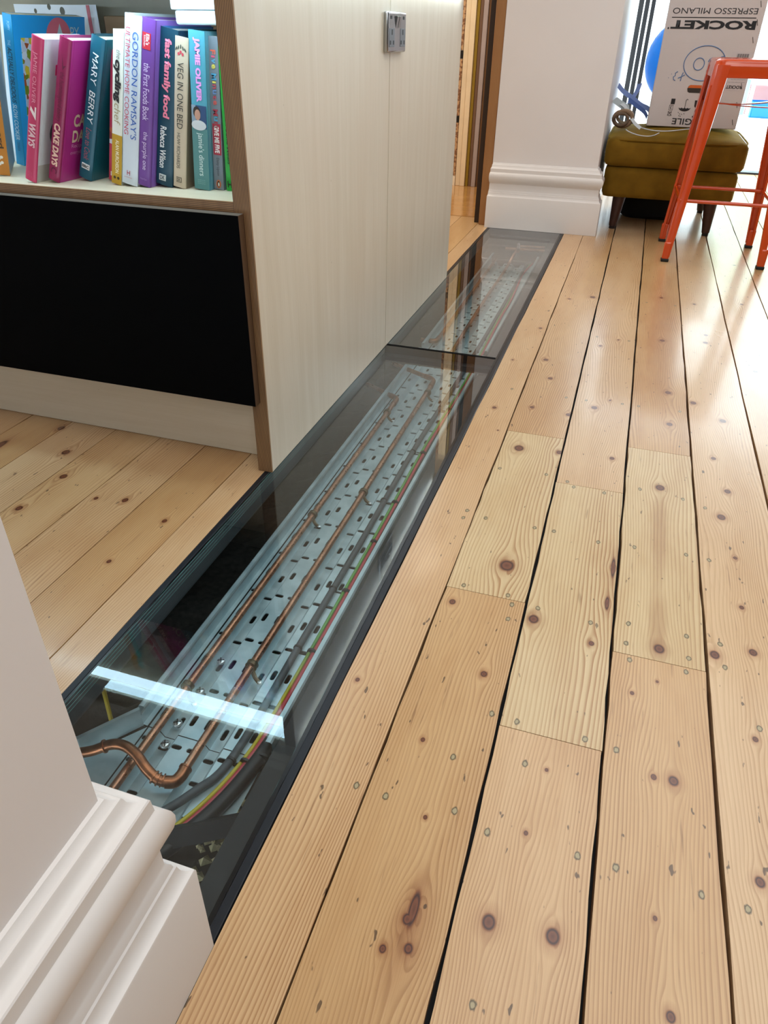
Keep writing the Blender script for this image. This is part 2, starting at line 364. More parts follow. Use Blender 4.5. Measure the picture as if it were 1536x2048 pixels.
SOFT = {(1, 0): [(-0.095, 0.85, 0.035, 0.55)], (3, 2): [(0.19, 2.6, 0.06, 0.9)]}
sd = 1
for r in range(11):
    ys = rows[r]
    for k in range(len(ys)-1):
        nb = (r, k) in NEWB
        m = wood_for(XS[r], XS[r+1], ys[k], ys[k+1], 'new' if nb else 'old', sd, NEWB.get((r, k)) or EXTRA.get((r, k)) or SOFT.get((r, k))); sd += 1
        gj = 0.0006
        board(XS[r], XS[r+1], ys[k]+gj, ys[k+1]-gj, m, GAP[r], GAP[r+1], 0.0012 if r < 6 else 0.0006)
XL = [-2.28, -2.15, -2.02, -1.89, -1.76, -1.63, -1.505, -1.378, -1.257, -1.126, -0.997, -0.872, -0.750, -0.683]
for r in range(len(XL)-1):
    m = wood_for(XL[r], XL[r+1], 0.3, 1.35, 'old', sd); sd += 1
    board(XL[r], XL[r+1], -0.4 if XL[r+1] < -0.86 else 0.28, 4.155, m, 0.0011, 0.0011, 0.0005)
M_oak = wood('oak_hall', 'c99a5e', 'a97440', 0, F=120, W=0.012, contrast=0.7, seed=77, along='x', rough=0.16, specks=0.2, coat=0.5)
for k in range(7):
    board(4.165+k*0.16, 4.165+k*0.16+0.16, -3.1, -0.70, M_oak, 0.0006, 0.0006, 0.0001, axis='x')
MB().box((-0.272, YB, -0.06), (1.31, YF, -0.022)).box((-3.1, 0.30, -0.06), (-0.70, 5.28, -0.022)).build('subfloor', M_void, FLOOR)
M_plain = wood('pine_plain', 'd8b084', 'b98558', 2.0, F=120, seed=91, contrast=0.6)
MB().box((1.308, YB, -0.03), (3.0, YF, 0)).build('floor_right_bay', M_plain, FLOOR)
MB().box((-3.1, -1.9, -0.03), (-2.282, 4.15, 0)).build('floor_left_bay', M_plain, FLOOR)
# void below the glass: ground, joist faces
gm = MB(); nx, ny = 26, 70
vs = []
for j in range(ny+1):
    for i in range(nx+1):
        x = -1.35+1.30*i/nx; y = -0.1+4.2*j/ny
        vs.append((x, y, -0.34+random.uniform(-0.012, 0.012)))
gm.add(vs, [(j*(nx+1)+i, j*(nx+1)+i+1, (j+1)*(nx+1)+i+1, (j+1)*(nx+1)+i) for j in range(ny) for i in range(nx)])
gm.build('void_ground', M_rubble, FLOOR)
MB().box((-1.36, -0.1, -0.36), (-1.34, 4.1, -0.06)).build('void_side', M_void, FLOOR)
MB().box((-0.285, -0.1, -0.36), (-0.265, 4.1, -0.06)).build('void_side', M_void, FLOOR)
MB().box((-1.36, 4.06, -0.36), (-0.265, 4.08, -0.06)).build('void_side', M_void, FLOOR)
MB().box((-0.74, 0.0, -0.062), (-0.690, 4.02, -0.022)).build('joist', M_navy, FLOOR)

hp_ = MB()
for i in range(150):
    x = -0.44+random.gauss(0, 0.035); y = 0.60+random.gauss(0, 0.05); q = random.uniform(0.004, 0.012); zz_ = -0.318+0.02*random.random()
    hp_.add([(x-q, y, zz_), (x, y-q, zz_+q*.5), (x+q, y+q*.3, zz_), (x, y+q, zz_+q*.3), (x, y, zz_+q*1.2)], [(0, 1, 4), (1, 2, 4), (2, 3, 4), (3, 0, 4)])
o = hp_.build('rubble', mat('pale_rubble', 'b8ae86', 0.95, noise=0.3, nscale=90), FLOOR); o['kind'] = 'stuff'

# ------------------------------------------------------------------ walls (structure)
def wallbox(name, a, b, label, m=M_wall):
    return tag(MB().box(a, b).build(name, m), label, 'wall', kind='structure')
wallbox('wall_near', (-0.849, -1.9, -0.05), (-0.331, 0.274, 2.6), 'white painted pier wall in the near left corner')
wallbox('wall_far', (-0.693, 3.978, -0.05), (-0.175, 5.6, 2.6), 'white painted pier wall at the far end of the glass strip')
wallbox('wall_left', (-3.2, -2.0, -0.03), (-3.1, 5.4, 2.6), 'plain wall on the left out of view')
wallbox('wall_rear', (-3.2, -2.0, -0.03), (3.1, -1.9, 2.6), 'plain grey wall behind the viewpoint', mat('grey_wall', '6a6866', 0.8))
wallbox('wall_right', (3.0, -1.9, -0.03), (3.1, 6.5, 2.6), 'plain grey wall on the right out of view', mat('grey_wall', '6a6866', 0.8))
wallbox('wall_hall', (-3.2, 5.28, -0.03), (-0.693, 5.38, 2.6), 'plain wall at the back of the hall', mat('hall_paint', 'b6a58f', 0.7))
wallbox('wall_back', (-0.175, 6.42, 2.25), (3.0, 6.52, 2.6), 'strip of wall above the garden doors')
tag(MB().box((-3.2, -2.0, 2.6), (3.1, 6.52, 2.68)).build('ceiling', M_ceil), 'plain white ceiling out of view', 'ceiling', kind='structure')

PROF = [(0.0, 0.0), (0.0440, 0.0), (0.0440, 0.1505), (0.0430, 0.1525), (0.0405, 0.1535), (0.0375, 0.1555), (0.0345, 0.160), (0.0330, 0.166), (0.0325, 0.1695),
        (0.0305, 0.171), (0.0295, 0.176), (0.0268, 0.180), (0.0255, 0.183), (0.0250, 0.211), (0.0275, 0.2145), (0.0325, 0.2205), (0.0370, 0.2290), (0.0392, 0.2380),
        (0.0395, 0.2460), (0.0378, 0.2535), (0.0345, 0.2590), (0.0300, 0.2620), (0.0285, 0.2635), (0.0275, 0.2790), (0.0262, 0.2805), (0.0225, 0.2815), (0.0180, 0.2840),
        (0.0145, 0.2885), (0.0130, 0.2945), (0.0120, 0.2960), (0.0095, 0.2962), (0.0060, 0.2985), (0.0035, 0.3030), (0.0, 0.3040)]
def skirting(name, path, label):
    """path: list of (x, y, nx, ny) where n is the mitre offset direction"""
    rings = [[(x+nx*d, y+ny*d, z+0.0005) for d, z in PROF] for x, y, nx, ny in path]
    o = MB().loft(rings).build(name, M_skirt, None, smooth=True)
    try: o.data.set_sharp_from_angle(angle=R(28))
    except Exception: pass
    return tag(o, label, 'skirting board', kind='structure')
skirting('baseboard_near', [(-0.331, -1.9, 1, 0), (-0.331, 0.274, 1, 1), (-0.80, 0.274, 0, 1)], 'deep white moulded skirting board in the near left corner')
skirting('baseboard_far', [(-0.690, 3.978, -0.25, -1), (-0.175, 3.978, 1, -1), (-0.175, 4.055, 1, 0)], 'deep white moulded skirting board at the foot of the far pier')

# door jamb and far hall boards
M_jamb = wood('jamb_oak', 'a87c50', '7d5634', -0.72, F=160, W=0.01, contrast=0.6, seed=31, along='zx', rough=0.4, specks=0.2)
MB_j = MB().box((-0.743, 3.985, 0.0), (-0.695, 4.06, 2.1)); d1 = tag(MB_j.build('door_1', M_jamb, bevel=0.003), 'brown oak door jamb beside the far white pier', 'door frame', kind='structure')
MB().box((-0.775, 4.03, 0.0), (-0.744, 4.045, 2.1)).build('door_stop', mat('jamb_dark', '2a1a10', 0.5), d1)
def hall_board(x0, x1, y, col, label, rough=0.5, th=0.022, name='painted_board', z0=0.0):
    mb = MB().box((x0, y, z0), (x1, y+th, 2.05))
    o = mb.build(name, mat('hb_'+col, col, rough, noise=0.06, nscale=12), bevel=0.002)
    return tag(o, label, 'board')
lb = empty('slatted_board', (0, 0, 0), label='brown mottled strip with black brackets, leftmost in the doorway', cat='board')
brk = bpy.data.materials.new('mottled_brown'); g = G(brk); X, Y, Z = g.coords()
nn = g.noise(g.vec(g.m('MULTIPLY', X, 60.0), g.m('MULTIPLY', Y, 8.0), g.m('MULTIPLY', Z, 75.0)), 1.0, 1)
g.color(g.ramp(nn, [(0.42, lin('7d5438')), (0.55, lin('c09a72'))])); g.rough(0.6)
zc = [0.0, 0.37, 0.41, 0.715, 0.762, 1.08, 1.13, 2.05]
for i in range(0, 8, 2): MB().box((-1.175, 5.10, zc[i]+0.06*(i == 0)), (-1.133, 5.115, zc[i+1])).build('brown_strip', brk, lb)
for i in (1, 3, 5): MB().box((-1.172, 5.098, zc[i]+0.002), (-1.132, 5.116, zc[i+1]-0.002)).build('black_bracket', mat('br_black', '0d0d0f', 0.4), lb)
MB().box((-1.20, 5.095, 0.0), (-1.132, 5.12, 0.058)).build('foot_rail', mat('hb_e8ddc8', 'e8ddc8', 0.5, noise=0.06, nscale=12), lb)
hall_board(-1.130, -1.100, 5.10, 'e6d3b4', 'tall cream board, left one of the cream pair in the doorway')
hall_board(-1.098, -1.066, 5.09, 'e9d6b6', 'tall cream board touching the mustard board in the doorway')
hall_board(-1.064, -1.045, 5.10, '8f7418', 'narrow mustard yellow board standing in the doorway')
hall_board(-1.043, -1.023, 5.10, '6e5240', 'brown board between the mustard and the lilac grey boards')
hall_board(-1.021, -0.994, 5.09, 'a79a9a', 'narrow lilac grey board standing in the doorway')
hall_board(-0.992, -0.955, 5.10, '6b4a2c', 'brown board between the lilac grey board and the door jamb')
hall_board(-0.953, -0.72, 5.14, '20140c', 'dark brown sheet standing in for the shaded gap beside the door jamb')  # shade of the gap put into the sheet's dark colour

# garden doors folded at the left, sill
M_dframe = mat('door_frame_black', '0f1318', 0.35)
for i, (a, b) in enumerate([(-0.2130, -0.2045), (-0.1870, -0.1525), (-0.1440, -0.1135), (-0.1015, -0.0740)]):
    e = empty('door_%d' % (i+2), (0, 0, 0), label=['thin black door edge nearest the white pier', 'black upright of the garden doors, first from the white pier',
        'black upright of the garden doors, in the middle of the three', 'black upright of the garden doors, nearest the white box'][i], cat='door frame', kind='structure')
    MB().box((a, 6.425, 0.012), (b, 6.445, 2.25)).build('stile', M_dframe, e)
    MB().box((a+0.004, 6.445, 0.012), (b-0.003, 6.456, 2.25)).build('brush_seal', M_seal, e)
tag(MB().box((-0.30, 6.425, -0.02), (3.0, 6.53, 0.012)).build('trim_1', mat('sill_dark', '2c3540', 0.4)), 'dark threshold strip of the garden doors', 'threshold', kind='structure')

# patio outside
M_pave = mat('pale_paving', 'cfd2d0', 0.8, noise=0.08, nscale=6)
pt = empty('trim_2', (0, 0, 0), label='pale paved patio beyond the garden doors', cat='patio', kind='structure')
MB().box((-2.0, 6.54, -0.12), (5.0, 16.0, -0.045)).build('paving_bed', mat('paving_joint', '8d908e', 0.9), pt)
for j in range(19):
    for i in range(9):
        x = -0.6+i*0.46+(0.23 if j % 2 else 0); y = 6.56+j*0.46
        MB().box((x, y, -0.045), (x+0.452, y+0.452, -0.03+random.uniform(-0.002, 0.002))).build('paver', M_pave, pt)
tag(MB().box((-2, 15.5, -0.1), (6, 15.7, 3.4)).build('wall_garden', mat('garden_wall', 'e2e4e2', 0.9, noise=0.05, nscale=8)), 'pale garden wall behind the patio', 'wall', kind='structure')
hd = MB()
rh = random.Random(5)
for i in range(2600):
    c = Vector((rh.uniform(1.6, 5.5), rh.uniform(14.9, 15.4), rh.uniform(0.9, 3.2))); a = rh.uniform(0, 6.3); s = rh.uniform(0.05, 0.10)
    t = Vector((math.cos(a), rh.uniform(-.5, .5), math.sin(a)))*s; n = Vector((-math.sin(a), rh.uniform(-.5, .5), math.cos(a)))*s*0.5
    hd.quad(c-t, c-n, c+t, c+n)
tag(hd.build('hedge', mat('hedge_leaf', 'b4cc98', 0.6, noise=0.3, nscale=9)), 'green hedge far beyond the patio', 'hedge', kind='stuff')

# ------------------------------------------------------------------ glass floor strip
M_glass = thin_glass('floor_glass', (0.93, 0.968, 0.975), 1.15)
M_edge_g = mat('glass_edge_green', '5f8a86', 0.2, noise=0.25, nscale=40)
M_edge_d = mat('glass_edge_interlayer', '0e191f', 0.3)
GZ = -0.0255
fr = empty('floor_frame', (0, 0, 0), label='black steel frame set in the floor around the glass strip', cat='frame')
MB().box((-0.6835, 0.276, -0.06), (-0.6725, 3.975, 0.0005)).build('rail', M_black_steel, fr, bevel=0.0008)
MB().box((-0.3015, 0.276, -0.06), (-0.2885, 3.975, 0.0008)).build('rail', M_black_steel, fr, bevel=0.0015)
MB().box((-0.3475, 0.276, -0.036), (-0.3020, 2.05, -0.0275)).build('ledge', M_charcoal, fr, bevel=0.0008)
MB().box((-0.3475, 2.145, -0.036), (-0.3020, 3.97, -0.0275)).build('ledge', M_charcoal, fr, bevel=0.0008)
MB().box((-0.6720, 2.105, -0.046), (-0.3020, 2.150, -0.0275)).build('cross_beam', mat('beam_dark', '202427', 0.6), fr)
MB().box((-0.6715, 3.935, -0.03), (-0.302, 3.97, 0.0002)).build('rail', M_black_steel, fr)
sl = MB(); n = 120
def seal_strip(x, y0, y1, wdt):
    top = []; 
    for i in range(n+1):
        y = y0+(y1-y0)*i/n; j = random.uniform(-0.0006, 0.0006)
        top.append(((x-wdt/2+j, y, -0.0006), (x+wdt/2+random.uniform(-.0005, .0005), y, -0.0006)))
    vs = [p for a in top for p in a]; sl.add(vs, [(2*i, 2*i+1, 2*i+3, 2*i+2) for i in range(n)])
seal_strip(-0.3048, 0.28, 3.93, 0.0062); seal_strip(-0.6703, 0.28, 3.93, 0.0030)
sl.build('sealant', M_seal, fr)
MB().box((-0.668, 2.1292, GZ), (-0.3085, 2.1408, 0.0004)).build('joint_seal', mat('joint_black', '060708', 0.7, spec=0.1), fr)
def glass_panel(y0, y1, label):
    e = empty('glass_floor_panel', (0, 0, 0), label=label, cat='glass panel')
    MB().quad((-0.6685, y0, -0.0004), (-0.308, y0, -0.0004), (-0.308, y1, -0.0004), (-0.6685, y1, -0.0004)).quad((-0.6685, y0, GZ), (-0.308, y0, GZ), (-0.308, y1, GZ), (-0.6685, y1, GZ)).build('pane', M_glass, e)
    for a, b, m in ((-0.0030, -0.0010, M_edge_g), (-0.0085, -0.0031, M_edge_d), (-0.0100, -0.0086, M_edge_g), (-0.0165, -0.0101, M_edge_d), (-0.0178, -0.0166, M_edge_g), (-0.0240, -0.0179, M_edge_d), (-0.0252, -0.0241, M_edge_g)):
        MB().box((-0.6722, y0, a), (-0.6690, y1, b)).build('edge_layer', m, e)
    for a, b, m in ((-0.009, -0.001, M_edge_g), (-0.025, -0.011, M_edge_d)):
        MB().box((-0.3078, y0, a), (-0.3062, y1, b)).build('edge_layer', m, e)
    return e
glass_panel(0.30, 2.129, 'long clear glass floor panel nearest the viewpoint, over copper pipes')
glass_panel(2.141, 3.934, 'clear glass floor panel at the far end, by the white pier')

# ------------------------------------------------------------------ cable tray
gal = bpy.data.materials.new('galvanised'); g = G(gal); P = g.vec(*g.coords())
n1 = g.noise(P, 26.0, 4); n2 = g.noise(P, 420.0, 2)
g.color(g.ramp(n1, [(0.3, lin('a6bcc2')), (0.7, lin('c4d6da'))])); g.b.inputs['Metallic'].default_value = 0.55
g.rough(g.grey(n1, [(0.3, 0.36), (0.7, 0.52)])); g.bump(n2, 0.12, 0.0006)
TZ = -0.170
CXB = [-0.635+0.029*i for i in range(9)]
HI = [0, -1, 0, 0, -1, 0, 0, 0]
def slot_cell(mb, x0, x1, y0, y1, z, long_):
    cx, cy = (x0+x1)/2, (y0+y1)/2
    if long_ is None: mb.quad((x0, y0, z), (x1, y0, z), (x1, y1, z), (x0, y1, z)); return
    rr = 0.0048; hx, hy = (0.0, 0.0078) if long_ else (0.0048, 0.0)
    per = []
    for a, b in (((x0, y0), (x1, y0)), ((x1, y0), (x1, y1)), ((x1, y1), (x0, y1)), ((x0, y1), (x0, y0))):
        for t in range(4): per.append((a[0]+(b[0]-a[0])*t/4, a[1]+(b[1]-a[1])*t/4))
    hole = []
    for i in range(16):
        a = -3*math.pi/4+2*math.pi*i/16; dx, dy = math.cos(a), math.sin(a)
        hole.append((cx+(hx if dx > 0.01 else -hx if dx < -0.01 else 0)+rr*dx, cy+(hy if dy > 0.01 else -hy if dy < -0.01 else 0)+rr*dy))
    vs = [(x, y, z) for x, y in per]+[(x, y, z) for x, y in hole]+[(x, y, z-0.0025) for x, y in hole]
    fs = []
    for i in range(16):
        j = (i+1) % 16; fs += [(i, j, 16+j, 16+i), (16+i, 16+j, 32+j, 32+i)]
    mb.add(vs, fs)
def tray(ystart, yend, label, first_long, prof=True):
    e = empty('cable_tray', (0, 0, 0), label=label, cat='cable tray')
    mb = MB(); y = ystart; lg = first_long; ph = 0.071
    e1 = 0.0050
    while y < yend-0.01:
        y1 = min(y+ph, yend)
        for c in range(8):
            z = TZ+HI[c]*0.016
            slot_cell(mb, CXB[c]+e1, CXB[c+1]-e1, y, y1, z, lg if y1-y > 0.06 else None)
            if c < 7:
                zb = TZ+HI[c+1]*0.016
                mb.quad((CXB[c+1]-e1, y, z), (CXB[c+1]+e1, y, zb), (CXB[c+1]+e1, y1, zb), (CXB[c+1]-e1, y1, z))
        y = y1; lg = not lg
    mb.build('perforated_base', gal, e)
    for s in (0, 1):
        pr = [(-0.6335, TZ), (-0.642, TZ+0.001), (-0.6425, TZ+0.022), (-0.6405, TZ+0.026), (-0.6425, TZ+0.030), (-0.643, TZ+0.047), (-0.640, TZ+0.050), (-0.632, TZ+0.050), (-0.631, TZ+0.046)]
        if s: pr = [(-1.036-x+0.032-0.0, z) if False else (-0.4020-(x+0.6335), z) for x, z in pr]
        v = []
        for yy in (ystart, yend): v += [(x, yy, z) for x, z in pr]
        k = len(pr); MB().add(v, [(i, i+1, k+i+1, k+i) for i in range(k-1)]).build('side_flange', gal, e)
    return e
t1 = tray(0.6685, 2.452, 'long perforated galvanised cable tray under the near glass panel', True)
t2 = tray(2.50, 3.92, 'perforated galvanised cable tray under the far glass panel', False)
t3 = empty('cable_tray', (0, 0, 0), label='flared galvanised tray piece by the near skirting, under the copper bend', cat='cable tray')
mb = MB(); e1 = 0.0050
for (a, b, kinds) in ((0.625, 0.667, 'c'), (0.575, 0.625, 'p'), (0.535, 0.575, 'q'), (0.44, 0.535, 'n')):
    for c in range(8 if kinds != 'n' else 5):
        z = TZ-0.001+HI[c]*0.015
        lg = False if (kinds == 'c' or (kinds == 'p' and c in (0, 4)) or (kinds == 'q' and c in (1,))) else None
        slot_cell(mb, CXB[c]+e1, CXB[c+1]-e1, a, b, z, lg)
        if c < 7:
            zb = TZ-0.001+HI[c+1]*0.015
            mb.quad((CXB[c+1]-e1, a, z), (CXB[c+1]+e1, a, zb), (CXB[c+1]+e1, b, zb), (CXB[c+1]-e1, b, z))
mb.add([(-0.6328, 0.667, TZ-0.001), (-0.6328, 0.34, TZ-0.001), (-0.80, 0.34, TZ-0.001), (-0.80, 0.525, TZ-0.001), (-0.70, 0.58, TZ-0.001)], [(0, 1, 2, 3, 4)])
mb.build('perforated_base', gal, t3)
fp = [(-0.640, 0.667), (-0.70, 0.582), (-0.80, 0.527)]
v = []
for x, y in fp: v += [(x, y, TZ), (x, y, TZ+0.048), (x+0.006, y-0.006, TZ+0.050)]
MB().add(v, [(0, 1, 4, 3), (3, 4, 7, 6), (1, 2, 5, 4), (4, 5, 8, 7)]).build('side_flange', gal, t3)
M_zinc = mat('zinc_bolt', 'c9d0d2', 0.28, metal=0.9)
def bolt(x, y, parent):
    mb = MB(); c = (x, y, TZ-0.003)
    mb.lathe([(0.0085, 0.0), (0.0085, 0.002), (0.0070, 0.0042), (0.004, 0.0054), (0.0, 0.0056)], c, 18)
    b = mb.build('bolt', M_zinc, parent, smooth=True)
    s = MB()
    for a in (0.5, 0.5+math.pi/2):
        M = Matrix.Translation(Vector(c)+Vector((0, 0, 0.0045))) @ Matrix.Rotation(a, 4, 'Z')
        s.box((-0.0065, -0.0010, 0), (0.0065, 0.0010, 0.0012), M)
    s.build('cross_slot', mat('slot_dark', '15181a', 0.5), b)
for x, y, p in ((-0.584, 0.645, t3), (-0.588, 0.691, t1), (-0.588, 0.848, t1), (-0.588, 0.769, t1)): bolt(x, y, p)
# steel channels crossing under the near end
ch = empty('steel_channel', (0, 0, 0), label='grey steel channel bar running diagonally by the near skirting', cat='channel')
MB().tube([(-0.56, 0.436, -0.150), (-0.345, 0.566, -0.150)], 0.019, 4).build('bar', M_charcoal, ch)
tag(MB().box((-0.78, 0.02, -0.225), (-0.28, 0.05, -0.185)).build('steel_channel', M_charcoal), 'grey steel channel under the glass nearest the viewpoint', 'channel')

# ------------------------------------------------------------------ copper pipes
cop = bpy.data.materials.new('copper'); g = G(cop); P = g.vec(*g.coords())
n1 = g.noise(P, 30.0, 4); n2 = g.noise(P, 160.0, 3)
g.color(g.ramp(n1, [(0.3, lin('946650')), (0.7, lin('bb8a6c'))])); g.b.inputs['Metallic'].default_value = 0.85
g.rough(g.grey(n2, [(0.3, 0.24), (0.7, 0.42)]))
copd = mat('copper_fitting', '8f5c40', 0.32, metal=0.9, noise=0.35, nscale=60)
bra = mat('bronze_clip', '6d5f48', 0.45, metal=0.7, noise=0.3, nscale=80)
PZ = -0.152
def arc(c, r, a0, a1, n=8, z=PZ): return [(c[0]+r*math.cos(R(a0+(a1-a0)*i/n)), c[1]+r*math.sin(R(a0+(a1-a0)*i/n)), z) for i in range(n+1)]
def clip(x, y, parent):
    r = MB(); rings = []
    r.tube([(x, y-0.004, PZ), (x, y+0.004, PZ)], 0.0108, 20); b = r.build('pipe_clip', bra, parent, smooth=True)
    MB().tube([(x, y-0.005, PZ), (x, y-0.0035, PZ)], 0.0116, 20).tube([(x, y+0.0035, PZ), (x, y+0.005, PZ)], 0.0116, 20).build('clip_rim', bra, b, smooth=True)
    f = MB(); f.tube(cr([(x+0.004, y-0.006, PZ-0.008), (x+0.012, y-0.014, TZ+0.004), (x+0.024, y-0.022, TZ+0.0022)], 5), 0.0042, 8); f.build('clip_foot', bra, b, smooth=True)
    MB().lathe([(0.0042, 0), (0.0042, 0.0015), (0.0025, 0.0028), (0, 0.003)], (x+0.026, y-0.023, TZ+0.004), 12).build('screw', M_zinc, b, smooth=True)
def collar(a, b, r=0.0092): return MB().tube([a, b], r, 18)
p1 = empty('copper_pipe', (0, 0, 0), label='left copper pipe along the near tray, turning left at its far end', cat='pipe')
MB().tube([(-0.604, 0.40, PZ), (-0.603, 1.2, PZ), (-0.604, 2.035, PZ)], 0.0075, 18).build('tube', cop, p1, smooth=True)
el = [(-0.604, 2.02, PZ), (-0.604, 2.046, PZ), (-0.607, 2.062, PZ), (-0.618, 2.072, PZ), (-0.632, 2.080, PZ)]
MB().tube(cr(el, 5), 0.0092, 18).build('elbow', copd, p1, smooth=True)
MB().tube([(-0.630, 2.079, PZ), (-0.735, 2.142, PZ)], 0.0075, 18).build('tube', cop, p1, smooth=True)
for y in (0.757, 1.346, 1.955): clip(-0.604, y, p1)
p2 = empty('copper_pipe', (0, 0, 0), label='right copper pipe along the near tray, with a curved bend at the near end', cat='pipe')
MB().tube([(-0.516, 0.595, PZ), (-0.519, 1.4, PZ), (-0.526, 2.215, PZ)], 0.0075, 18).build('tube', cop, p2, smooth=True)
el = [(-0.5255, 2.19, PZ), (-0.527, 2.225, PZ), (-0.531, 2.246, PZ), (-0.545, 2.262, PZ), (-0.565, 2.272, PZ)]
MB().tube(cr(el, 5), 0.0092, 18).build('elbow', copd, p2, smooth=True)
MB().tube([(-0.562, 2.2705, PZ), (-0.705, 2.345, PZ)], 0.0075, 18).build('tube', cop, p2, smooth=True)
sb = cr([(-0.516, 0.602, PZ), (-0.515, 0.588, PZ), (-0.519, 0.574, PZ+0.001), (-0.531, 0.567, PZ+0.004)], 6)
MB().tube(sb, 0.0102, 20).build('elbow', copd, p2, smooth=True)
sb2 = cr([(-0.528, 0.568, PZ+0.003), (-0.545, 0.566, PZ+0.008), (-0.565, 0.571, PZ+0.018), (-0.590, 0.583, PZ+0.028), (-0.616, 0.590, PZ+0.030), (-0.640, 0.587, PZ+0.027), (-0.668, 0.572, PZ+0.018), (-0.70, 0.560, PZ+0.012)], 7)
MB().tube(sb2, 0.0086, 20).build('swan_bend', copd, p2, smooth=True)
for t in (0.536, 0.544, 0.552): pass
for a, b in (((-0.5345, 0.5675, PZ+0.005), (-0.5365, 0.5672, PZ+0.0058)), ((-0.541, 0.5664, PZ+0.0068), (-0.543, 0.5662, PZ+0.0075)), ((-0.548, 0.5662, PZ+0.0092), (-0.550, 0.5664, PZ+0.010)),
             ((-0.5157, 0.600, PZ), (-0.5157, 0.603, PZ)), ((-0.648, 0.583, PZ+0.0247), (-0.650, 0.582, PZ+0.024))):
    collar(a, b, 0.0112).build('joint_ring', copd, p2, smooth=True)
for y in (0.841, 1.485, 2.141): clip(-0.516-0.006*(y-0.6)/1.5, y, p2)
p3 = empty('copper_pipe', (0, 0, 0), label='left copper pipe along the far tray, with an elbow at its near end', cat='pipe')
MB().tube([(-0.675, 2.617, PZ), (-0.632, 2.617, PZ)], 0.0075, 16).build('tube', cop, p3, smooth=True)
MB().tube(cr([(-0.645, 2.617, PZ), (-0.628, 2.617, PZ), (-0.617, 2.625, PZ), (-0.614, 2.66, PZ)], 5), 0.0092, 16).build('elbow', copd, p3, smooth=True)
MB().tube([(-0.614, 2.65, PZ), (-0.618, 3.3, PZ), (-0.620, 3.90, PZ)], 0.0075, 16).build('tube', cop, p3, smooth=True)
p4 = empty('copper_pipe', (0, 0, 0), label='right copper pipe along the far tray, ending in a tee by the pier', cat='pipe')
MB().tube(cr([(-0.531, 2.52, PZ), (-0.538, 3.2, PZ), (-0.536, 3.7, PZ), (-0.515, 3.83, -0.10), (-0.500, 3.86, -0.08)], 6), 0.0075, 16).build('tube', cop, p4, smooth=True)
MB().tube([(-0.567, 3.865, -0.08), (-0.365, 3.885, -0.08)], 0.0075, 16).build('tube', cop, p4, smooth=True)
MB().tube([(-0.495, 3.83, -0.078), (-0.515, 3.96, -0.078)], 0.0095, 16).build('tee', copd, p4, smooth=True)
MB().tube([(-0.50, 3.935, -0.08), (-0.375, 3.955, -0.08)], 0.0075, 16).build('tube', cop, p4, smooth=True)
tag(MB().tube([(-0.74, 2.473, PZ), (-0.40, 2.473, PZ)], 0.0075, 16).build('copper_pipe', cop, smooth=True), 'short copper pipe crossing between the two trays', 'pipe')

# ------------------------------------------------------------------ cables
def cable(name, pts, r, m, label, z, n=10):
    e = tag(MB().tube(cr([(x, y, (z if len(q) == 0 else q[0])) for x, y, *q in pts], 7), r, n).build(name, m, smooth=True), label, 'cable')
    return e
M_tie = mat('cable_tie_black', '0e0f11', 0.45)
def tie(x, y, z, r, parent, reach=0.016):
    MB().tube([(x, y-0.0022, z), (x, y+0.0022, z)], r+0.0016, 16).build('cable_tie', M_tie, parent, smooth=True)
    MB().box((x+r*0.6, y-0.002, TZ+0.0006), (x+r+reach, y+0.002, TZ+0.002)).build('tie_strap', M_tie, parent)
M_arm = mat('armoured_cable', '41484d', 0.55, noise=0.25, nscale=90, bump=0.3, bscale=300)
c1 = cable('armoured_cable', [(-0.585, 0.44), (-0.530, 0.505), (-0.485, 0.575), (-0.458, 0.66), (-0.458, 0.95), (-0.458, 1.3), (-0.463, 1.75), (-0.458, 2.1), (-0.452, 2.45), (-0.449, 3.0), (-0.452, 3.9)], 0.0072, M_arm,
           'dark grey armoured cable on the tray beside the right copper pipe', TZ+0.0078)
for y in (0.645, 0.919, 1.109, 1.48, 1.755, 2.06): tie(-0.458-(0.004 if 1.4 < y < 1.9 else 0), y, TZ+0.0078, 0.0072, c1)
eg = bpy.data.materials.new('earth_cable'); g = G(eg); X, Y, Z = g.coords()
nn = g.noise(g.vec(0.0, g.m('MULTIPLY', Y, 3.0), 0.0), 1.0, 2)
ff = g.m('ADD', g.m('MULTIPLY', Y, 1.0), g.m('MULTIPLY', g.m('SUBTRACT', nn, 0.5), 0.4))
g.color(g.ramp(ff, [(0.80, lin('b3a51d')), (0.92, lin('4f8a3c')), (0.99, lin('5c9a44'))])); g.rough(0.4)
c2 = cable('earth_cable', [(-0.560, 0.415), (-0.505, 0.48), (-0.466, 0.555), (-0.441, 0.655), (-0.434, 0.78), (-0.434, 1.1), (-0.437, 1.5), (-0.440, 1.79), (-0.434, 2.1), (-0.430, 2.45), (-0.440, 3.0), (-0.439, 3.25), (-0.447, 3.5), (-0.455, 3.72), (-0.436, 3.95)], 0.0036, eg,
           'thin green and yellow striped earth cable along the tray', TZ+0.0045)
M_red = mat('red_cable', 'b23a44', 0.4)
c3 = cable('red_cable', [(-0.552, 0.408), (-0.498, 0.472), (-0.459, 0.548), (-0.4335, 0.65), (-0.4255, 0.78), (-0.4250, 1.1), (-0.4280, 1.5), (-0.4310, 1.79), (-0.425, 2.1), (-0.4215, 2.45), (-0.432, 3.0), (-0.430, 3.25), (-0.438, 3.5), (-0.446, 3.72), (-0.428, 3.95)], 0.0046, M_red,
           'red cable running beside the green and yellow cable', TZ+0.0052)
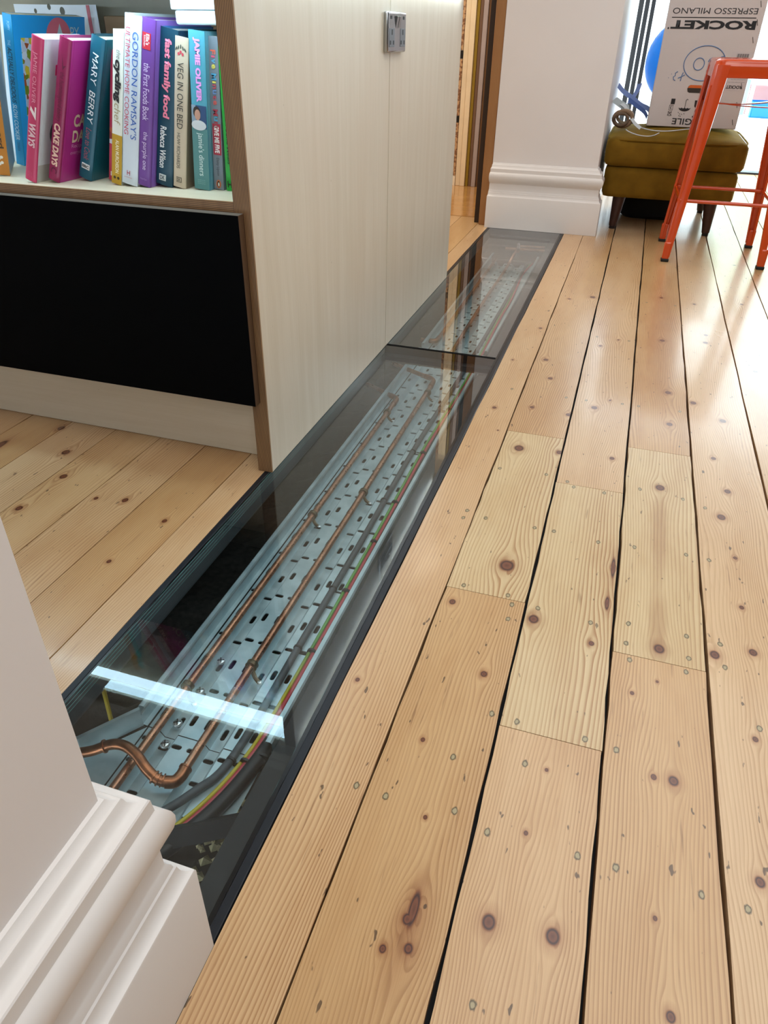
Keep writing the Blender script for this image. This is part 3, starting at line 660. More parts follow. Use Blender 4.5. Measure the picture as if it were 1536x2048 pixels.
for y in (0.65, 0.919, 1.11, 1.30, 1.48, 1.755, 2.06): tie(-0.4285-(0.003 if 1.4 < y < 1.9 else 0.006 if y < 0.7 else 0), y, TZ+0.0065, 0.0080, c3, 0.010)
M_cond = mat('black_conduit', '111316', 0.5, noise=0.15, nscale=50)
c4 = cable('black_conduit', [(-0.520, 0.395), (-0.470, 0.478), (-0.430, 0.575), (-0.409, 0.70), (-0.404, 0.85), (-0.406, 1.2), (-0.410, 1.76), (-0.407, 2.1), (-0.402, 2.4), (-0.404, 3.0), (-0.405, 3.95)], 0.0125, M_cond,
           'thick black cable along the right side of the tray', TZ+0.0135, 14)
for y in (0.66, 0.95, 1.221, 1.49): tie(-0.4055, y, TZ+0.0135, 0.0125, c4, 0.003)
tag(MB().tube([(-0.742, 0.695, -0.30), (-0.738, 0.70, -0.07)], 0.004, 8).build('yellow_cable', mat('yellow_cable', 'b59a1e', 0.45), smooth=True), 'yellow cable hanging in the dark void left of the tray', 'cable')

# ------------------------------------------------------------------ island bookcase
M_ply = ply_face('ply_face'); M_plyx = ply_face('ply_face_x', 'x'); M_plyt = ply_face('ply_top', 'xy', 'e6dfc8', 'd6ccb0')
M_pex = ply_edge('ply_edge_x', 'x', 0.0031); M_pez = ply_edge('ply_edge_z', 'z', 0.0031)
M_lam = mat('black_laminate', '020305', 0.6, spec=0.04)
bc = empty('plywood_bookcase', (0, 0, 0), label='plywood bookcase unit with a black drawer front beside the glass strip', cat='bookcase')
MB().box((-0.698, 1.2720, 0.0015), (-0.664, 2.1130, 0.968)).build('end_panel', M_ply, bc)
MB().box((-0.698, 2.1170, 0.0015), (-0.664, 2.950, 0.968)).build('end_panel', M_ply, bc)
MB().box((-0.698, 1.2680, 0.0015), (-0.664, 1.2720, 0.968)).build('panel_edge', M_pex, bc)
MB().box((-2.25, 1.2720, 0.5480), (-0.698, 1.780, 0.5760)).build('shelf', M_plyt, bc)
MB().box((-2.25, 1.2680, 0.5480), (-0.698, 1.2720, 0.5760)).build('shelf_edge', M_pez, bc)
df = MB().box((-1.75, 1.2460, 0.1735), (-0.679, 1.2665, 0.5570)).build('drawer_front', M_lam, bc)
MB().box((-0.6790, 1.2468, 0.1735), (-0.6784, 1.2665, 0.5570)).build('drawer_edge', mat('drawer_edge', '5a4330', 0.5), df)['label'] = 'brown drawer edge'
MB().box((-1.75, 1.2468, 0.5570), (-0.679, 1.2665, 0.5576)).build('drawer_edge', mat('drawer_edge_top', '6a645c', 0.5), df)['label'] = 'grey drawer top edge'
MB().box((-2.25, 1.3330, 0.0015), (-0.698, 1.350, 0.210)).build('plinth', M_plyx, bc)
MB().box((-2.25, 1.780, 0.0015), (-0.698, 1.795, 0.905)).build('back_panel', mat('back_beige', 'a39a8c', 0.8, noise=0.08, nscale=14), bc)
MB().box((-2.216, 1.2700, 0.9055), (-0.6985, 1.795, 0.935)).build('top_shelf', M_plyt, bc)
MB().box((-2.25, 1.2700, 0.0015), (-2.216, 2.950, 0.968)).build('end_panel', M_ply, bc)
MB().box((-2.216, 2.930, 0.0015), (-0.698, 2.950, 0.968)).build('rear_panel', M_plyx, bc)
tag(MB().box((-2.30, 1.235, 0.9685), (-0.59, 3.0, 1.005)).build('worktop', mat('worktop_pale', 'cfcac0', 0.35), bevel=0.003), 'pale worktop over the plywood bookcase, just out of frame', 'worktop')
le = empty('led_strip', (0, 0, 0), label='long white LED strip under the worktop above the books', cat='light')
MB().box((-2.2, 1.2790, 0.8895), (-0.699, 1.3040, 0.9045)).build('light_bar', emit('led_cool', 'c8ecff', 21.0), le)
l2 = empty('led_strip', (0, 0, 0), label='white LED strip under the worktop edge above the plywood end panel', cat='light')
MB().box((-0.6530, 1.30, 0.9560), (-0.6380, 2.91, 0.9680)).build('light_bar', emit('led_side', 'dcf0ff', 16.0), l2)

# socket
M_chr = mat('brushed_chrome', 'b4b6b8', 0.16, metal=1.0)
M_sock = mat('socket_grey', '4c5058', 0.4, spec=0.5); M_hole = mat('socket_hole', '050608', 0.6)
so = empty('double_socket', (-0.664, 2.058, 0.7985), label='chrome double power socket on the plywood end panel', cat='socket')
PW, PH = 0.158, 0.0875
MB().box((0.0, 0, 0), (0.0125, PW, PH)).build('faceplate', M_chr, so, bevel=0.004, seg=3)
def sq(name, u0, u1, v0, v1, x0, x1, m, parent=so, bevel=0): return MB().box((x0, u0*PW, (1-v1)*PH), (x1, u1*PW, (1-v0)*PH)).build(name, m, parent, bevel=bevel)
for k, u in ((0, 0.06), (1, 0.66)):
    ins = sq('outlet', u, u+0.28, 0.40, 0.86, 0.0115, 0.0132, M_sock, bevel=0.0006)
    sq('pin_hole', u+0.115, u+0.17, 0.43, 0.56, 0.0128, 0.0137, M_hole, ins)
    sq('pin_hole', u+0.03, u+0.085, 0.70, 0.80, 0.0128, 0.0137, M_hole, ins); sq('pin_hole', u+0.195, u+0.25, 0.70, 0.80, 0.0128, 0.0137, M_hole, ins)
sq('indicator', 0.12, 0.20, 0.10, 0.18, 0.0122, 0.0131, M_hole); sq('indicator', 0.81, 0.89, 0.10, 0.18, 0.0122, 0.0131, M_hole)
for u in (0.40, 0.53):
    y0, y1 = u*PW, (u+0.105)*PW
    s = MB(); zt = PH*0.90; zb = PH*0.60
    s.add([(0.012, y0, zt), (0.0175, y0, zt-0.001), (0.0125, y0, zb), (0.012, y1, zt), (0.0175, y1, zt-0.001), (0.0125, y1, zb)], [(0, 1, 2), (3, 5, 4), (0, 3, 4, 1), (1, 4, 5, 2), (0, 2, 5, 3)])
    s.build('rocker_switch', M_chr, so)

# ------------------------------------------------------------------ books on the shelf
M_page = mat('book_pages', 'e9e4d8', 0.8, noise=0.04, nscale=200)
def ink(c): return mat('ink_'+c, c, 0.5)
def book(brx, y, z, lean, t, h, d, spine, label, front=None, back=None, yaw=0, hard=True, inset=0.004, rough=0.35):
    M = Matrix.Translation((brx, y, z)) @ Matrix.Rotation(R(lean), 4, 'Y') @ Matrix.Rotation(R(yaw), 4, 'Z')
    e = empty('book', label=label, cat='book', group='cookbooks on the plywood shelf'); e.matrix_world = M
    c = 0.0026 if hard else 0.0012
    ms = mat('bk_'+spine, spine, rough, spec=0.4)
    if hard:
        n = 6
        sp = [(-t*(0.5-0.5*math.cos(math.pi*i/n))*1.0, 0.0022-0.0022*math.sin(math.pi*i/n)) for i in range(n+1)]
        poly = [(x, yy) for x, yy in sp]+[(-t, 0.005), (0, 0.005)]
        MB().prism([(p[0], p[1]) for p in poly], 0, h).build('spine', ms, e, smooth=True)
        mb = MB().box((-c*0.55, 0.005, 0), (-0.0003, 0.0105, h)).box((-c, 0.0105, 0), (0, d, h)); mb.build('front_cover', mat('bk_'+front, front, rough) if front else ms, e)
        mb = MB().box((-t+0.0003, 0.005, 0), (-t+c*0.55, 0.0105, h)).box((-t, 0.0105, 0), (-t+c, d, h)); mb.build('back_cover', mat('bk_'+back, back, rough) if back else ms, e)
    else:
        MB().box((-t, 0, 0), (0, 0.0012, h)).build('spine', ms, e)
        MB().box((-c, 0.0012, 0), (0, d, h)).build('front_cover', mat('bk_'+front, front, rough) if front else ms, e)
        MB().box((-t, 0.0012, 0), (-t+c, d, h)).build('back_cover', ms, e)
        inset = 0.0004
    MB().box((-t+c, 0.006 if hard else 0.0013, inset), (-c, d-inset, h-inset)).build('page_block', M_page, e)
    e['_t'] = t; e['_h'] = h
    return e
def st(e, body, c, s0, s1, u=0.5, wf=0.5, shear=0.0, bold=0.0, name='lettering'):
    t, h = e['_t'], e['_h']
    return text(e, body, ink(c), (-t*(1-u), -0.0009, h*(1-(s0+s1)/2)), (0, 0, -1), (1, 0, 0), h*(s1-s0), t*wf, shear, bold, name)
def sh(e, body, c, s, u=0.5, L=0.4, H=0.006, bold=0.0):
    t, h = e['_t'], e['_h']
    return text(e, body, ink(c), (-t*(1-u), -0.0010, h*(1-s)), (1, 0, 0), (0, 0, 1), t*L, H, 0, bold)
def sp_patch(e, c, s0, s1, u0=0.04, u1=0.96, dy=0.0, name='colour_band', m=None):
    t, h = e['_t'], e['_h']
    return MB().box((-t*(1-u0), -0.00035-dy, h*(1-s1)), (-t*(1-u1), 0.0002, h*(1-s0))).build(name, m or ink(c), e)
def ct(e, body, c, y, zf, L, H, bold=0.0, shear=0.0):
    return text(e, body, ink(c), (0.0005, y+L/2, e['_h']*(1-zf)), (0, 1, 0), (0, 0, 1), L, H, shear, bold)
def disc(e, c, cen, ax, ay, rx, ry, n=20, name='emblem', m=None, rot=0):
    cen = Vector(cen); ax = Vector(ax); ay = Vector(ay)
    pts = [cen+ax*rx*math.cos(2*math.pi*i/n+rot)+ay*ry*math.sin(2*math.pi*i/n+rot) for i in range(n)]
    return MB().add(pts, [tuple(range(n))]).build(name, m or ink(c), e)
SZ = 0.5764
b = book(-1.264, 1.342, SZ, 9, 0.029, 0.262, 0.13, 'b9772a', 'orange spined cookbook at the left end of the shelf', front='8f979c', yaw=36, hard=False)
sp_patch(b, '2f8f86', 0.0, 0.42, 0.55, 1.0, name='teal_band'); st(b, 'Leopard', '3a2a18', 0.50, 0.80, 0.62, 0.40, bold=0.02)
for du, ds in ((0.42, 0.875), (0.58, 0.905), (0.58, 0.865), (0.42, 0.915)): disc(b, 'd8d2c6', (-0.029*(1-du), -0.0004, 0.262*(1-ds)), (1, 0, 0), (0, 0, 1), 0.0030, 0.0030, 14)
b = book(-1.357, 1.488, SZ, 12.5, 0.0290, 0.285, 0.19, 'dfe5ee', 'white spined cookbook with a green dot, left of the bright blue book', hard=False)
st(b, 'OTTH', '2b2d33', 0.72, 0.86, 0.80, 0.32, bold=0.03); disc(b, '7aa848', (-0.006, -0.0004, 0.262*0.095), (1, 0, 0), (0, 0, 1), 0.0075, 0.011)
b = book(-1.327, 1.460, SZ, 11.2, 0.0215, 0.290, 0.235, '2890c4', 'bright blue cookbook standing further back, its cover rising behind the pink book', front='2aacfa', hard=False)
st(b, 'POPPY', '9fd0e8', 0.045, 0.10, 0.6, 0.3); st(b, 'THE', '9fd0e8', 0.16, 0.195, 0.5, 0.3)
st(b, 'ACTUALLY DELICIOUS', '10343f', 0.205, 0.565, 0.5, 0.5, 0.12, 0.01); st(b, 'SLOW COOKER', 'b9d6e2', 0.575, 0.82, 0.5, 0.5, 0.12, 0.01); st(b, 'COOKBOOK', '174a66', 0.835, 0.90, 0.5, 0.3)
ct(b, 'POPPY', 'd8eefa', 0.128, 0.105, 0.085, 0.022)
disc(b, 'f2788c', (0.0007, 0.142, 0.290*0.855), (0, 1, 0), (0, 0, 1), 0.042, 0.040, 30, 'pink_sticker')
MB().add([(0.0010, 0.146, 0.290*0.955), (0.0010, 0.132, 0.290*0.85), (0.0010, 0.160, 0.290*0.85)], [(0, 1, 2)]).build('white_triangle', ink('dce8f0'), b)
pic = bpy.data.materials.new('food_picture'); g = G(pic); P = g.vec(*g.coords()); v = g.n.new('ShaderNodeTexVoronoi'); g.l.new(P, v.inputs['Vector']); v.inputs['Scale'].default_value = 75
q = g.n.new('ShaderNodeSeparateColor'); g.l.new(v.outputs['Color'], q.inputs[0])
g.color(g.ramp(q.outputs[0], [(0.0, lin('cfd0e0')), (0.4, lin('dfe0ec')), (0.5, lin('7f8f2a')), (0.65, lin('b4542e')), (0.8, lin('e2c23a')), (0.95, lin('8a2a2a'))], 'CONSTANT')); g.rough(0.4)
MB().box((0.0, 0.022, 0.290*0.35), (0.0006, 0.120, 0.290*0.86)).build('cover_picture', pic, b)
b = book(-1.156, 1.289, SZ, 20.5, 0.0245, 0.262, 0.135, 'c23a66', 'pink spined cookbook with a white cover, leaning beside the blue book', front='d9dade', back='d9dade')
st(b, 'JAMIE OLIVER', 'e79ab2', 0.095, 0.435, 0.45, 0.42, 0.0, 0.0); st(b, '7', 'f0e3e4', 0.455, 0.545, 0.5, 0.55, 0, 0.05); st(b, 'WAYS', 'e9c6cf', 0.575, 0.745, 0.5, 0.62, 0.15, 0.04)
for k in range(3): st(b, 'text line', 'd06a88', 0.93, 0.972, 0.35+0.15*k, 0.08)
MB().box((-0.0001, 0.040, 0.262*0.765), (0.0006, 0.085, 0.262*0.835)).build('pink_seven', ink('d8266c'), b)
MB().box((-0.0001, 0.050, 0.262*0.50), (0.0006, 0.075, 0.262*0.765)).build('pink_seven', ink('d8266c'), b)
MB().box((-0.0001, 0.006, 0.0), (0.0005, 0.134, 0.262*0.13)).build('cover_band', ink('b9b4ae'), b)
disc(b, '55565a', (0.0007, 0.062, 0.262*0.36), (0, 1, 0), (0, 0, 1), 0.028, 0.028, 24, 'grey_roundel'); ct(b, '5', 'e6e2da', 0.050, 0.66, 0.008, 0.012, 0.02); ct(b, 'EA', '35363a', 0.055, 0.93, 0.018, 0.008)
b = book(-1.114, 1.307, SZ, 21.5, 0.0250, 0.262, 0.140, '8f1950', 'magenta hardback cookbook leaning between the pink and teal books', front='b02a80', back='9a1f66')
st(b, 'the hummingbird bakery', '651039', 0.22, 0.56, 0.5, 0.5, 0.1); st(b, 'CAKE DAYS', 'e6bfae', 0.575, 0.885, 0.5, 0.55, 0.1, 0.05); st(b, 'C', '5a0d34', 0.90, 0.94, 0.5, 0.5)
MB().add([(-0.016, -0.0004, 0.235), (-0.011, -0.0004, 0.215), (-0.005, -0.0004, 0.218), (-0.012, -0.0004, 0.208)], [(0, 1, 3), (1, 2, 3)]).build('bird_emblem', ink('651039'), b)
ct(b, 'CAKE', 'ddc0a2', 0.030, 0.545, 0.062, 0.024, 0.03); ct(b, 'DAYS', 'ddc0a2', 0.030, 0.66, 0.062, 0.024, 0.03); ct(b, 'Recipes', 'd48ab8', 0.030, 0.735, 0.042, 0.010); ct(b, 'everyday', 'd48ab8', 0.028, 0.785, 0.044, 0.010)
b = book(-1.067, 1.348, SZ, 20.5, 0.0295, 0.262, 0.15, '0f5468', 'dark teal hardback cookbook leaning right of the magenta one', front='175f70')
st(b, 'MARY  BERRY', 'e4ecee', 0.105, 0.585, 0.5, 0.42, 0.15); st(b, 'Love to Cook', '9a5462', 0.62, 0.855, 0.5, 0.42, 0.25)
sp_patch(b, 'dfe3e2', 0.885, 0.925, 0.2, 0.8, 0.0002, 'label_patch'); sh(b, 'BBC', '20262a', 0.905, 0.5, 0.5, 0.006, 0.03)
b = book(-1.030, 1.373, SZ, 14, 0.0108, 0.236, 0.17, 'b53352', 'thin crimson spined book between the teal book and the white one', hard=False)
sp_patch(b, 'c9c2b4', 0.575, 0.70, name='picture_band', m=pic); st(b, 'y', 'efe2e4', 0.36, 0.42, 0.9, 0.6); sp_patch(b, 'd8c8c8', 0.925, 0.96, 0.4, 0.8, 0.0002, 'label_patch')
b = book(-0.983, 1.333, SZ, 13.5, 0.0222, 0.266, 0.19, 'dfe2d8', 'off white cookbook with a yellow foot to its spine', hard=False)
sp_patch(b, 'b8921c', 0.655, 1.0, 0.0, 1.0, 0, 'yellow_band'); st(b, 'the', '8a8c88', 0.115, 0.170, 0.55, 0.4, 0.2); st(b, 'cycling', '15171a', 0.175, 0.445, 0.45, 0.75, 0.15, 0.05); st(b, 'chef', 'a89a78', 0.45, 0.585, 0.5, 0.6, 0.15)
st(b, 'ALAN MURCHISON', 'efe6c0', 0.69, 0.92, 0.55, 0.36, 0, 0.02)
for k in (-0.004, 0.004): disc(b, '40340c', (-0.0111+k, -0.0006, 0.266*0.045), (1, 0, 0), (0, 0, 1), 0.0028, 0.0028, 14, 'bicycle_emblem')
b = book(-0.9450, 1.330, SZ, 13.4, 0.0345, 0.288, 0.20, 'c9d3de', 'tall silvery white cookbook in the middle of the row', front='d4dae2')
st(b, "GORDON RAMSAY'S", '2d5aa8', 0.085, 0.705, 0.70, 0.36); st(b, 'ULTIMATE HOME COOKING', 'c0485e', 0.070, 0.685, 0.25, 0.27)
sh(b, 'H', 'b04050', 0.925, 0.45, 0.2, 0.009, 0.01); sh(b, 'publisher', 'c07a80', 0.955, 0.45, 0.5, 0.003)
b = book(-0.9165, 1.332, SZ, 13.0, 0.0272, 0.284, 0.20, '6b3f8f', 'purple hardback cookbook right of the tall silvery one', front='8f66c0', back='7a4fa8')
sp_patch(b, 'c02434', 0.078, 0.170, 0.12, 0.72, 0.0002, 'red_label'); st(b, "Ella's", 'f0dfe0', 0.085, 0.145, 0.52, 0.26, 0, 0.02); st(b, 'kitchen', 'f0dfe0', 0.095, 0.155, 0.30, 0.14)
st(b, 'the First Foods Book', 'd9c6ea', 0.245, 0.580, 0.5, 0.46); st(b, 'the purple one', 'd9c6ea', 0.650, 0.893, 0.5, 0.46); sh(b, 'hamlyn', 'a080c4', 0.955, 0.5, 0.5, 0.005)
b = book(-0.877, 1.349, SZ, 12.2, 0.0365, 0.268, 0.19, '123f52', 'dark petrol blue hardback cookbook with pink lettering', front='1a3550', back='2f6fb0')
st(b, 'fast family food', 'e87f98', 0.060, 0.545, 0.48, 0.48, 0.05, 0.04); st(b, 'Rebecca Wilson', 'e6ecec', 0.60, 0.880, 0.40, 0.36, 0.05, 0.02)
sp_patch(b, 'd4dada', 0.925, 0.968, 0.22, 0.62, 0.0002, 'label_patch'); sh(b, 'DK', '14303c', 0.9465, 0.42, 0.28, 0.008, 0.02)
b = book(-0.8460, 1.348, SZ, 10.2, 0.0270, 0.255, 0.19, 'c3b49e', 'beige cloth cookbook with dark lettering', front='8c7c66', rough=0.7)
st(b, 'VEG IN ONE BED', '35342f', 0.155, 0.585, 0.5, 0.46); st(b, 'HUW RICHARDS', '4a4840', 0.615, 0.862, 0.42, 0.26)
for k in range(3): disc(b, 'c04050', (-0.0138+0.004*(k-1), -0.0005, 0.255*(0.895+0.012*(k == 1))), (1, 0, 0), (0, 0, 1), 0.0022, 0.0026, 12, 'radish_emblem')
for k in range(5): disc(b, '2f4038', (-0.0138+0.0045*(k-2), -0.0005, 0.255*(0.940-0.008*abs(k-2))), Vector((1, 0, 0.3*(k-2))).normalized(), Vector((-0.3*(k-2), 0, 1)).normalized(), 0.0012, 0.0036, 10, 'leaf_emblem')
sp_patch(b, '4a463c', 0.925, 0.962, 0.28, 0.68, 0.0001, 'label_patch'); sp_patch(b, 'c3b49e', 0.929, 0.958, 0.31, 0.65, 0.0003, 'label_inner'); sh(b, 'DK', '35342f', 0.9435, 0.48, 0.26, 0.006, 0.02)
b = book(-0.7925, 1.350, SZ, 5.2, 0.0325, 0.263, 0.19, '4f9ab0', 'sky blue cookbook with a small portrait on its spine', front='6aa4ba', rough=0.3)
sp_patch(b, '4c7f80', 0.585, 1.0, 0.0, 1.0, 0.0, 'teal_band'); st(b, 'JAMIE OLIVER', 'e39ae0', 0.040, 0.425, 0.52, 0.42, 0, 0.05); st(b, "jamie's dinners", 'd2e6e4', 0.62, 0.905, 0.52, 0.46)
sp_patch(b, '24456e', 0.445, 0.590, 0.03, 0.97, 0.0002, 'portrait')
sp_patch(b, '7f94a6', 0.445, 0.590, 0.03, 0.30, 0.0003, 'portrait_sky')
disc(b, 'c4c9cc', (-0.017, -0.0009, 0.263*0.430), (1, 0, 0), (0, 0, 1), 0.0155, 0.0085, 20, 'portrait_shirt')
disc(b, '2b211d', (-0.0205, -0.0010, 0.263*0.512), (1, 0, 0), (0, 0, 1), 0.0075, 0.0095, 20, 'portrait_hair'); disc(b, 'b98c78', (-0.0190, -0.0011, 0.263*0.495), (1, 0, 0), (0, 0, 1), 0.0060, 0.0090, 20, 'portrait_face')
for k in range(3): sh(b, 'small print', '86b0ae', 0.935+0.012*k, 0.5, 0.5, 0.0025)
b = book(-0.7695, 1.365, SZ, 4.2, 0.0205, 0.255, 0.18, '76808a', 'grey paperback with a red label on its spine', hard=False, front='8a96a6')
fm = [('F', 'd8604a'), ('i', 'd85a78'), ('v', '5aa0c8'), ('e', 'd8c85a')], [('M', '4a9ac0'), ('i', 'd8c85a'), ('n', 'b84a5a'), ('u', '6a8ac0'), ('t', 'b84a5a'), ('e', 'd0605a')], [('M', 'b03a4a'), ('u', '4aa0c0'), ('m', 'b03a4a')]
s = 0.080
for wd in fm:
    for chh, cc in wd:
        wdt = {'M': 0.042, 'm': 0.040, 'i': 0.014}.get(chh, 0.028); st(b, chh, cc, s, s+wdt, 0.5, 0.5 if chh in 'FM' else 0.36, 0, 0.03); s += wdt+0.006
    s += 0.022
sp_patch(b, 'a8283c', 0.545, 0.755, 0.12, 0.92, 0.0002, 'red_label'); st(b, 'GIVE ME FIVE', 'efe6e4', 0.558, 0.742, 0.52, 0.5, 0, 0.04); st(b, 'Daisy Upton', '35383e', 0.775, 0.900, 0.5, 0.36)
disc(b, 'c0663c', (-0.0102, -0.0005, 0.255*0.040), (1, 0, 0), (0, 0, 1), 0.0052, 0.0078, 20, 'oval_emblem'); disc(b, '1a1a1c', (-0.0102, -0.0007, 0.255*0.040), (1, 0, 0), (0, 0, 1), 0.0028, 0.0058, 16, 'bird_emblem'); disc(b, 'e8e4da', (-0.0098, -0.0009, 0.255*0.038), (1, 0, 0), (0, 0, 1), 0.0014, 0.0038, 12, 'bird_emblem')
b = book(-0.7500+0.004, 1.363, SZ, 2.6, 0.0155, 0.240, 0.18, '1f9a34', 'bright green paperback against the plywood end panel', hard=False)
st(b, 'One Pound Meals', '0f3a16', 0.40, 0.80, 0.62, 0.5, 0, 0.01); sh(b, 'H', '0c2a10', 0.95, 0.5, 0.6, 0.012, 0.02)

# things around the books
ps = MB(); n = 14; v = []
for i in range(n+1):
    a = i/n; x = -1.470+0.225*a; y = 1.705+0.030*math.sin(a*3.0); v += [(x, y, 0.577), (x, y, 0.885), (x, y+0.0012, 0.577), (x, y+0.0012, 0.885)]
fs = []
for i in range(n): k = 4*i; fs += [(k, k+4, k+5, k+1), (k+2, k+3, k+7, k+6), (k+1, k+5, k+7, k+3)]
ps.add(v, fs); sheet = ps.build('paper_sheet', mat('printed_paper', 'd9dae4', 0.6), smooth=True)
tag(sheet, 'white printed sheet standing behind the bright blue book', 'paper')
MB().box((-1.268, 1.7035, 0.80), (-1.260, 1.7055, 0.884)).build('red_bar', ink('b85a64'), sheet)
for x, z, rx in ((-1.335, 0.872, 0.007), (-1.37, 0.880, 0.005), (-1.41, 0.872, 0.004)): disc(sheet, '4a4438', (x, 1.704, z), (1, 0, 0), (0, 0, 1), rx, rx*1.2, 14, 'printed_drawing')
wb = empty('wooden_crate', (-1.085, 1.735, 0.5765), (0, 0, R(4)), label='brown wooden crate behind the books at the back of the shelf', cat='crate')
M_cr = wood('crate_brown', '8a6a48', '6a4a30', 0, F=150, seed=41, along='x', rough=0.6, specks=0.3)
for k in range(4): MB().box((-0.150, -0.010, 0.002+k*0.073), (0.150, 0.010, 0.069+k*0.073)).build('slat', M_cr, wb, bevel=0.002)
for x in (-0.13, 0.13): MB().box((x-0.012, 0.0102, 0.0), (x+0.012, 0.030, 0.288)).build('corner_post', M_cr, wb)
pb = empty('paper_box', (0, 0, 0), label='pale white paper box lying on top of the books at the right end', cat='box')
MB().box((-0.826, 1.355, 0.8475), (-0.702, 1.52, 0.8690)).build('base', mat('paper_white', 'd4e2ea', 0.6), pb, bevel=0.004)
MB().box((-0.831, 1.352, 0.8695), (-0.702, 1.525, 0.8868)).build('lid', mat('paper_white', 'd4e2ea', 0.6), pb, bevel=0.002)

# ------------------------------------------------------------------ velvet ottoman
M_vel = bpy.data.materials.new('mustard_velvet'); g = G(M_vel); P = g.vec(*g.coords())
n1 = g.noise(P, 14.0, 3); n2 = g.noise(P, 500.0, 2)
g.color(g.ramp(n1, [(0.3, lin('664a0e')), (0.7, lin('7c5c17'))])); g.rough(0.85); g.b.inputs['Specular IOR Level'].default_value = 0.15; g.b.inputs['Sheen Weight'].default_value = 0.5; g.b.inputs['Sheen Tint'].default_value = lin('c8b04a'); g.b.inputs['Sheen Roughness'].default_value = 0.4
g.bump(n2, 0.15, 0.001)
ot = empty('footstool', (0.17, 4.47, 0), label='mustard velvet footstool with dark wooden legs', cat='footstool')
def cushion(x0, x1, y0, y1, z0, z1, crown, r=0.035, bulge=0.010):
    NX, NY, NZ = 18, 18, 6; mb = MB()
    cx, cy, cz = (x0+x1)/2, (y0+y1)/2, (z0+z1)/2; hx, hy, hz = (x1-x0)/2, (y1-y0)/2, (z1-z0)/2
    def P(u, v, wv):
        a = Vector((u*hx, v*hy, wv*hz)); inn = Vector((max(-hx+r, min(hx-r, a.x)), max(-hy+r, min(hy-r, a.y)), max(-hz+r*.6, min(hz-r*.6, a.z))))
        dlt = a-inn
        if dlt.length > 1e-6:
            q = dlt.copy(); mx = max(abs(q.x)/r, abs(q.y)/r, abs(q.z)/(r*.6)); nn = Vector((q.x/r, q.y/r, q.z/(r*.6)))
            nn = nn.normalized()*mx; a = inn+Vector((nn.x*r, nn.y*r, nn.z*r*.6))
        if wv > 0.99: a.z += crown*(1-u*u)*(1-v*v)
        bb = bulge*(1-wv*wv); 
        if abs(u) > 0.99: a.x += math.copysign(bb*(1-v*v), u)
        if abs(v) > 0.99: a.y += math.copysign(bb*(1-u*u), v)
        return (cx+a.x, cy+a.y, cz+a.z)
    def grid(f, nu, nv):
        vs = [f(-1+2*i/nu, -1+2*j/nv) for j in range(nv+1) for i in range(nu+1)]
        mb.add(vs, [(j*(nu+1)+i, j*(nu+1)+i+1, (j+1)*(nu+1)+i+1, (j+1)*(nu+1)+i) for j in range(nv) for i in range(nu)])
    grid(lambda u, v: P(u, v, 1), NX, NY); grid(lambda u, v: P(u, v, -1), NX, NY)
    grid(lambda u, v: P(u, -1, v), NX, NZ); grid(lambda u, v: P(u, 1, v), NX, NZ); grid(lambda u, v: P(-1, u, v), NY, NZ); grid(lambda u, v: P(1, u, v), NY, NZ)
    return mb
def welded(mb, name, m, parent):
    o = mb.build(name, m, parent, smooth=True)
    bm = bmesh.new(); bm.from_mesh(o.data); bmesh.ops.remove_doubles(bm, verts=bm.verts, dist=0.0005); bmesh.ops.recalc_face_normals(bm, faces=bm.faces); bm.to_mesh(o.data); bm.free()
    for p in o.data.polygons: p.use_smooth = True
    return o
HXo = 0.327; Y0, Y1 = -0.365, 0.37
cu = welded(cushion(-HXo, HXo, Y0, Y1, 0.300, 0.430, 0.036), 'cushion', M_vel, ot)
pip = []
for i in range(64):
    a = 2*math.pi*i/64; ca, sa = math.cos(a), math.sin(a); k = 1/((abs(ca)**8+abs(sa)**8)**(1/8))
    pip.append((ca*k*(HXo+0.001), 0.0025+sa*k*((Y1-Y0)/2+0.001), 0.421))
MB().tube(pip+pip[:2], 0.0042, 8).build('piping', M_vel, cu, smooth=True)
welded(cushion(-0.315, 0.315, Y0+0.012, Y1-0.012, 0.155, 0.302, 0.0, r=0.03, bulge=0.004), 'upholstered_base', M_vel, ot)
M_leg = mat('dark_leg_wood', '3a2018', 0.35, noise=0.2, nscale=40)
for sx in (-1, 1):
    for sy in (-1, 1):
        MB().tube([(sx*0.222, 0.0+sy*0.295, 0.160), (sx*0.231, sy*0.304, 0.014)], [0.033, 0.0190], 16).build('leg', M_leg, ot, smooth=True)
        MB().tube([(sx*0.231, sy*0.304, 0.014), (sx*0.231, sy*0.304, 0.0)], [0.016, 0.016], 12).build('leg_glide', mat('leg_glide', '1a1210', 0.5), ot)

# ------------------------------------------------------------------ cardboard box (stands upside down)
M_card = mat('white_card', 'd2c8c4', 0.7, noise=0.02, nscale=5)
BX = (0.012, 4.352, 0.4665)
cb = empty('cardboard_box', BX, label='white printed cardboard box standing upside down on the mustard footstool', cat='box')
BW, BH, BD = 0.425, 0.60, 0.34
MB().box((0, 0, 0), (BW, BD, BH)).build('carton', M_card, cb, bevel=0.003)
ox, oz = BX[0], BX[2]
def bt(body, x0, x1, z0, z1, c, bold=0.0, shear=0.0, name='lettering'):
    return text(cb, body, ink(c), ((x0+x1)/2-ox, -0.0008, (z0+z1)/2-oz), (-1, 0, 0), (0, 0, -1), x1-x0, z1-z0, shear, bold, name)
bt('ESPRESSO MILANO', 0.034, 0.406, 0.937, 0.960, '2b2a2e'); bt('ROCKET', 0.037, 0.412, 0.877, 0.912, '17171a', 0.045)
disc(cb, '2b2a2e', (0.028-ox, -0.0008, 0.880-oz), (1, 0, 0), (0, 0, 1), 0.004, 0.004, 12, 'mark')
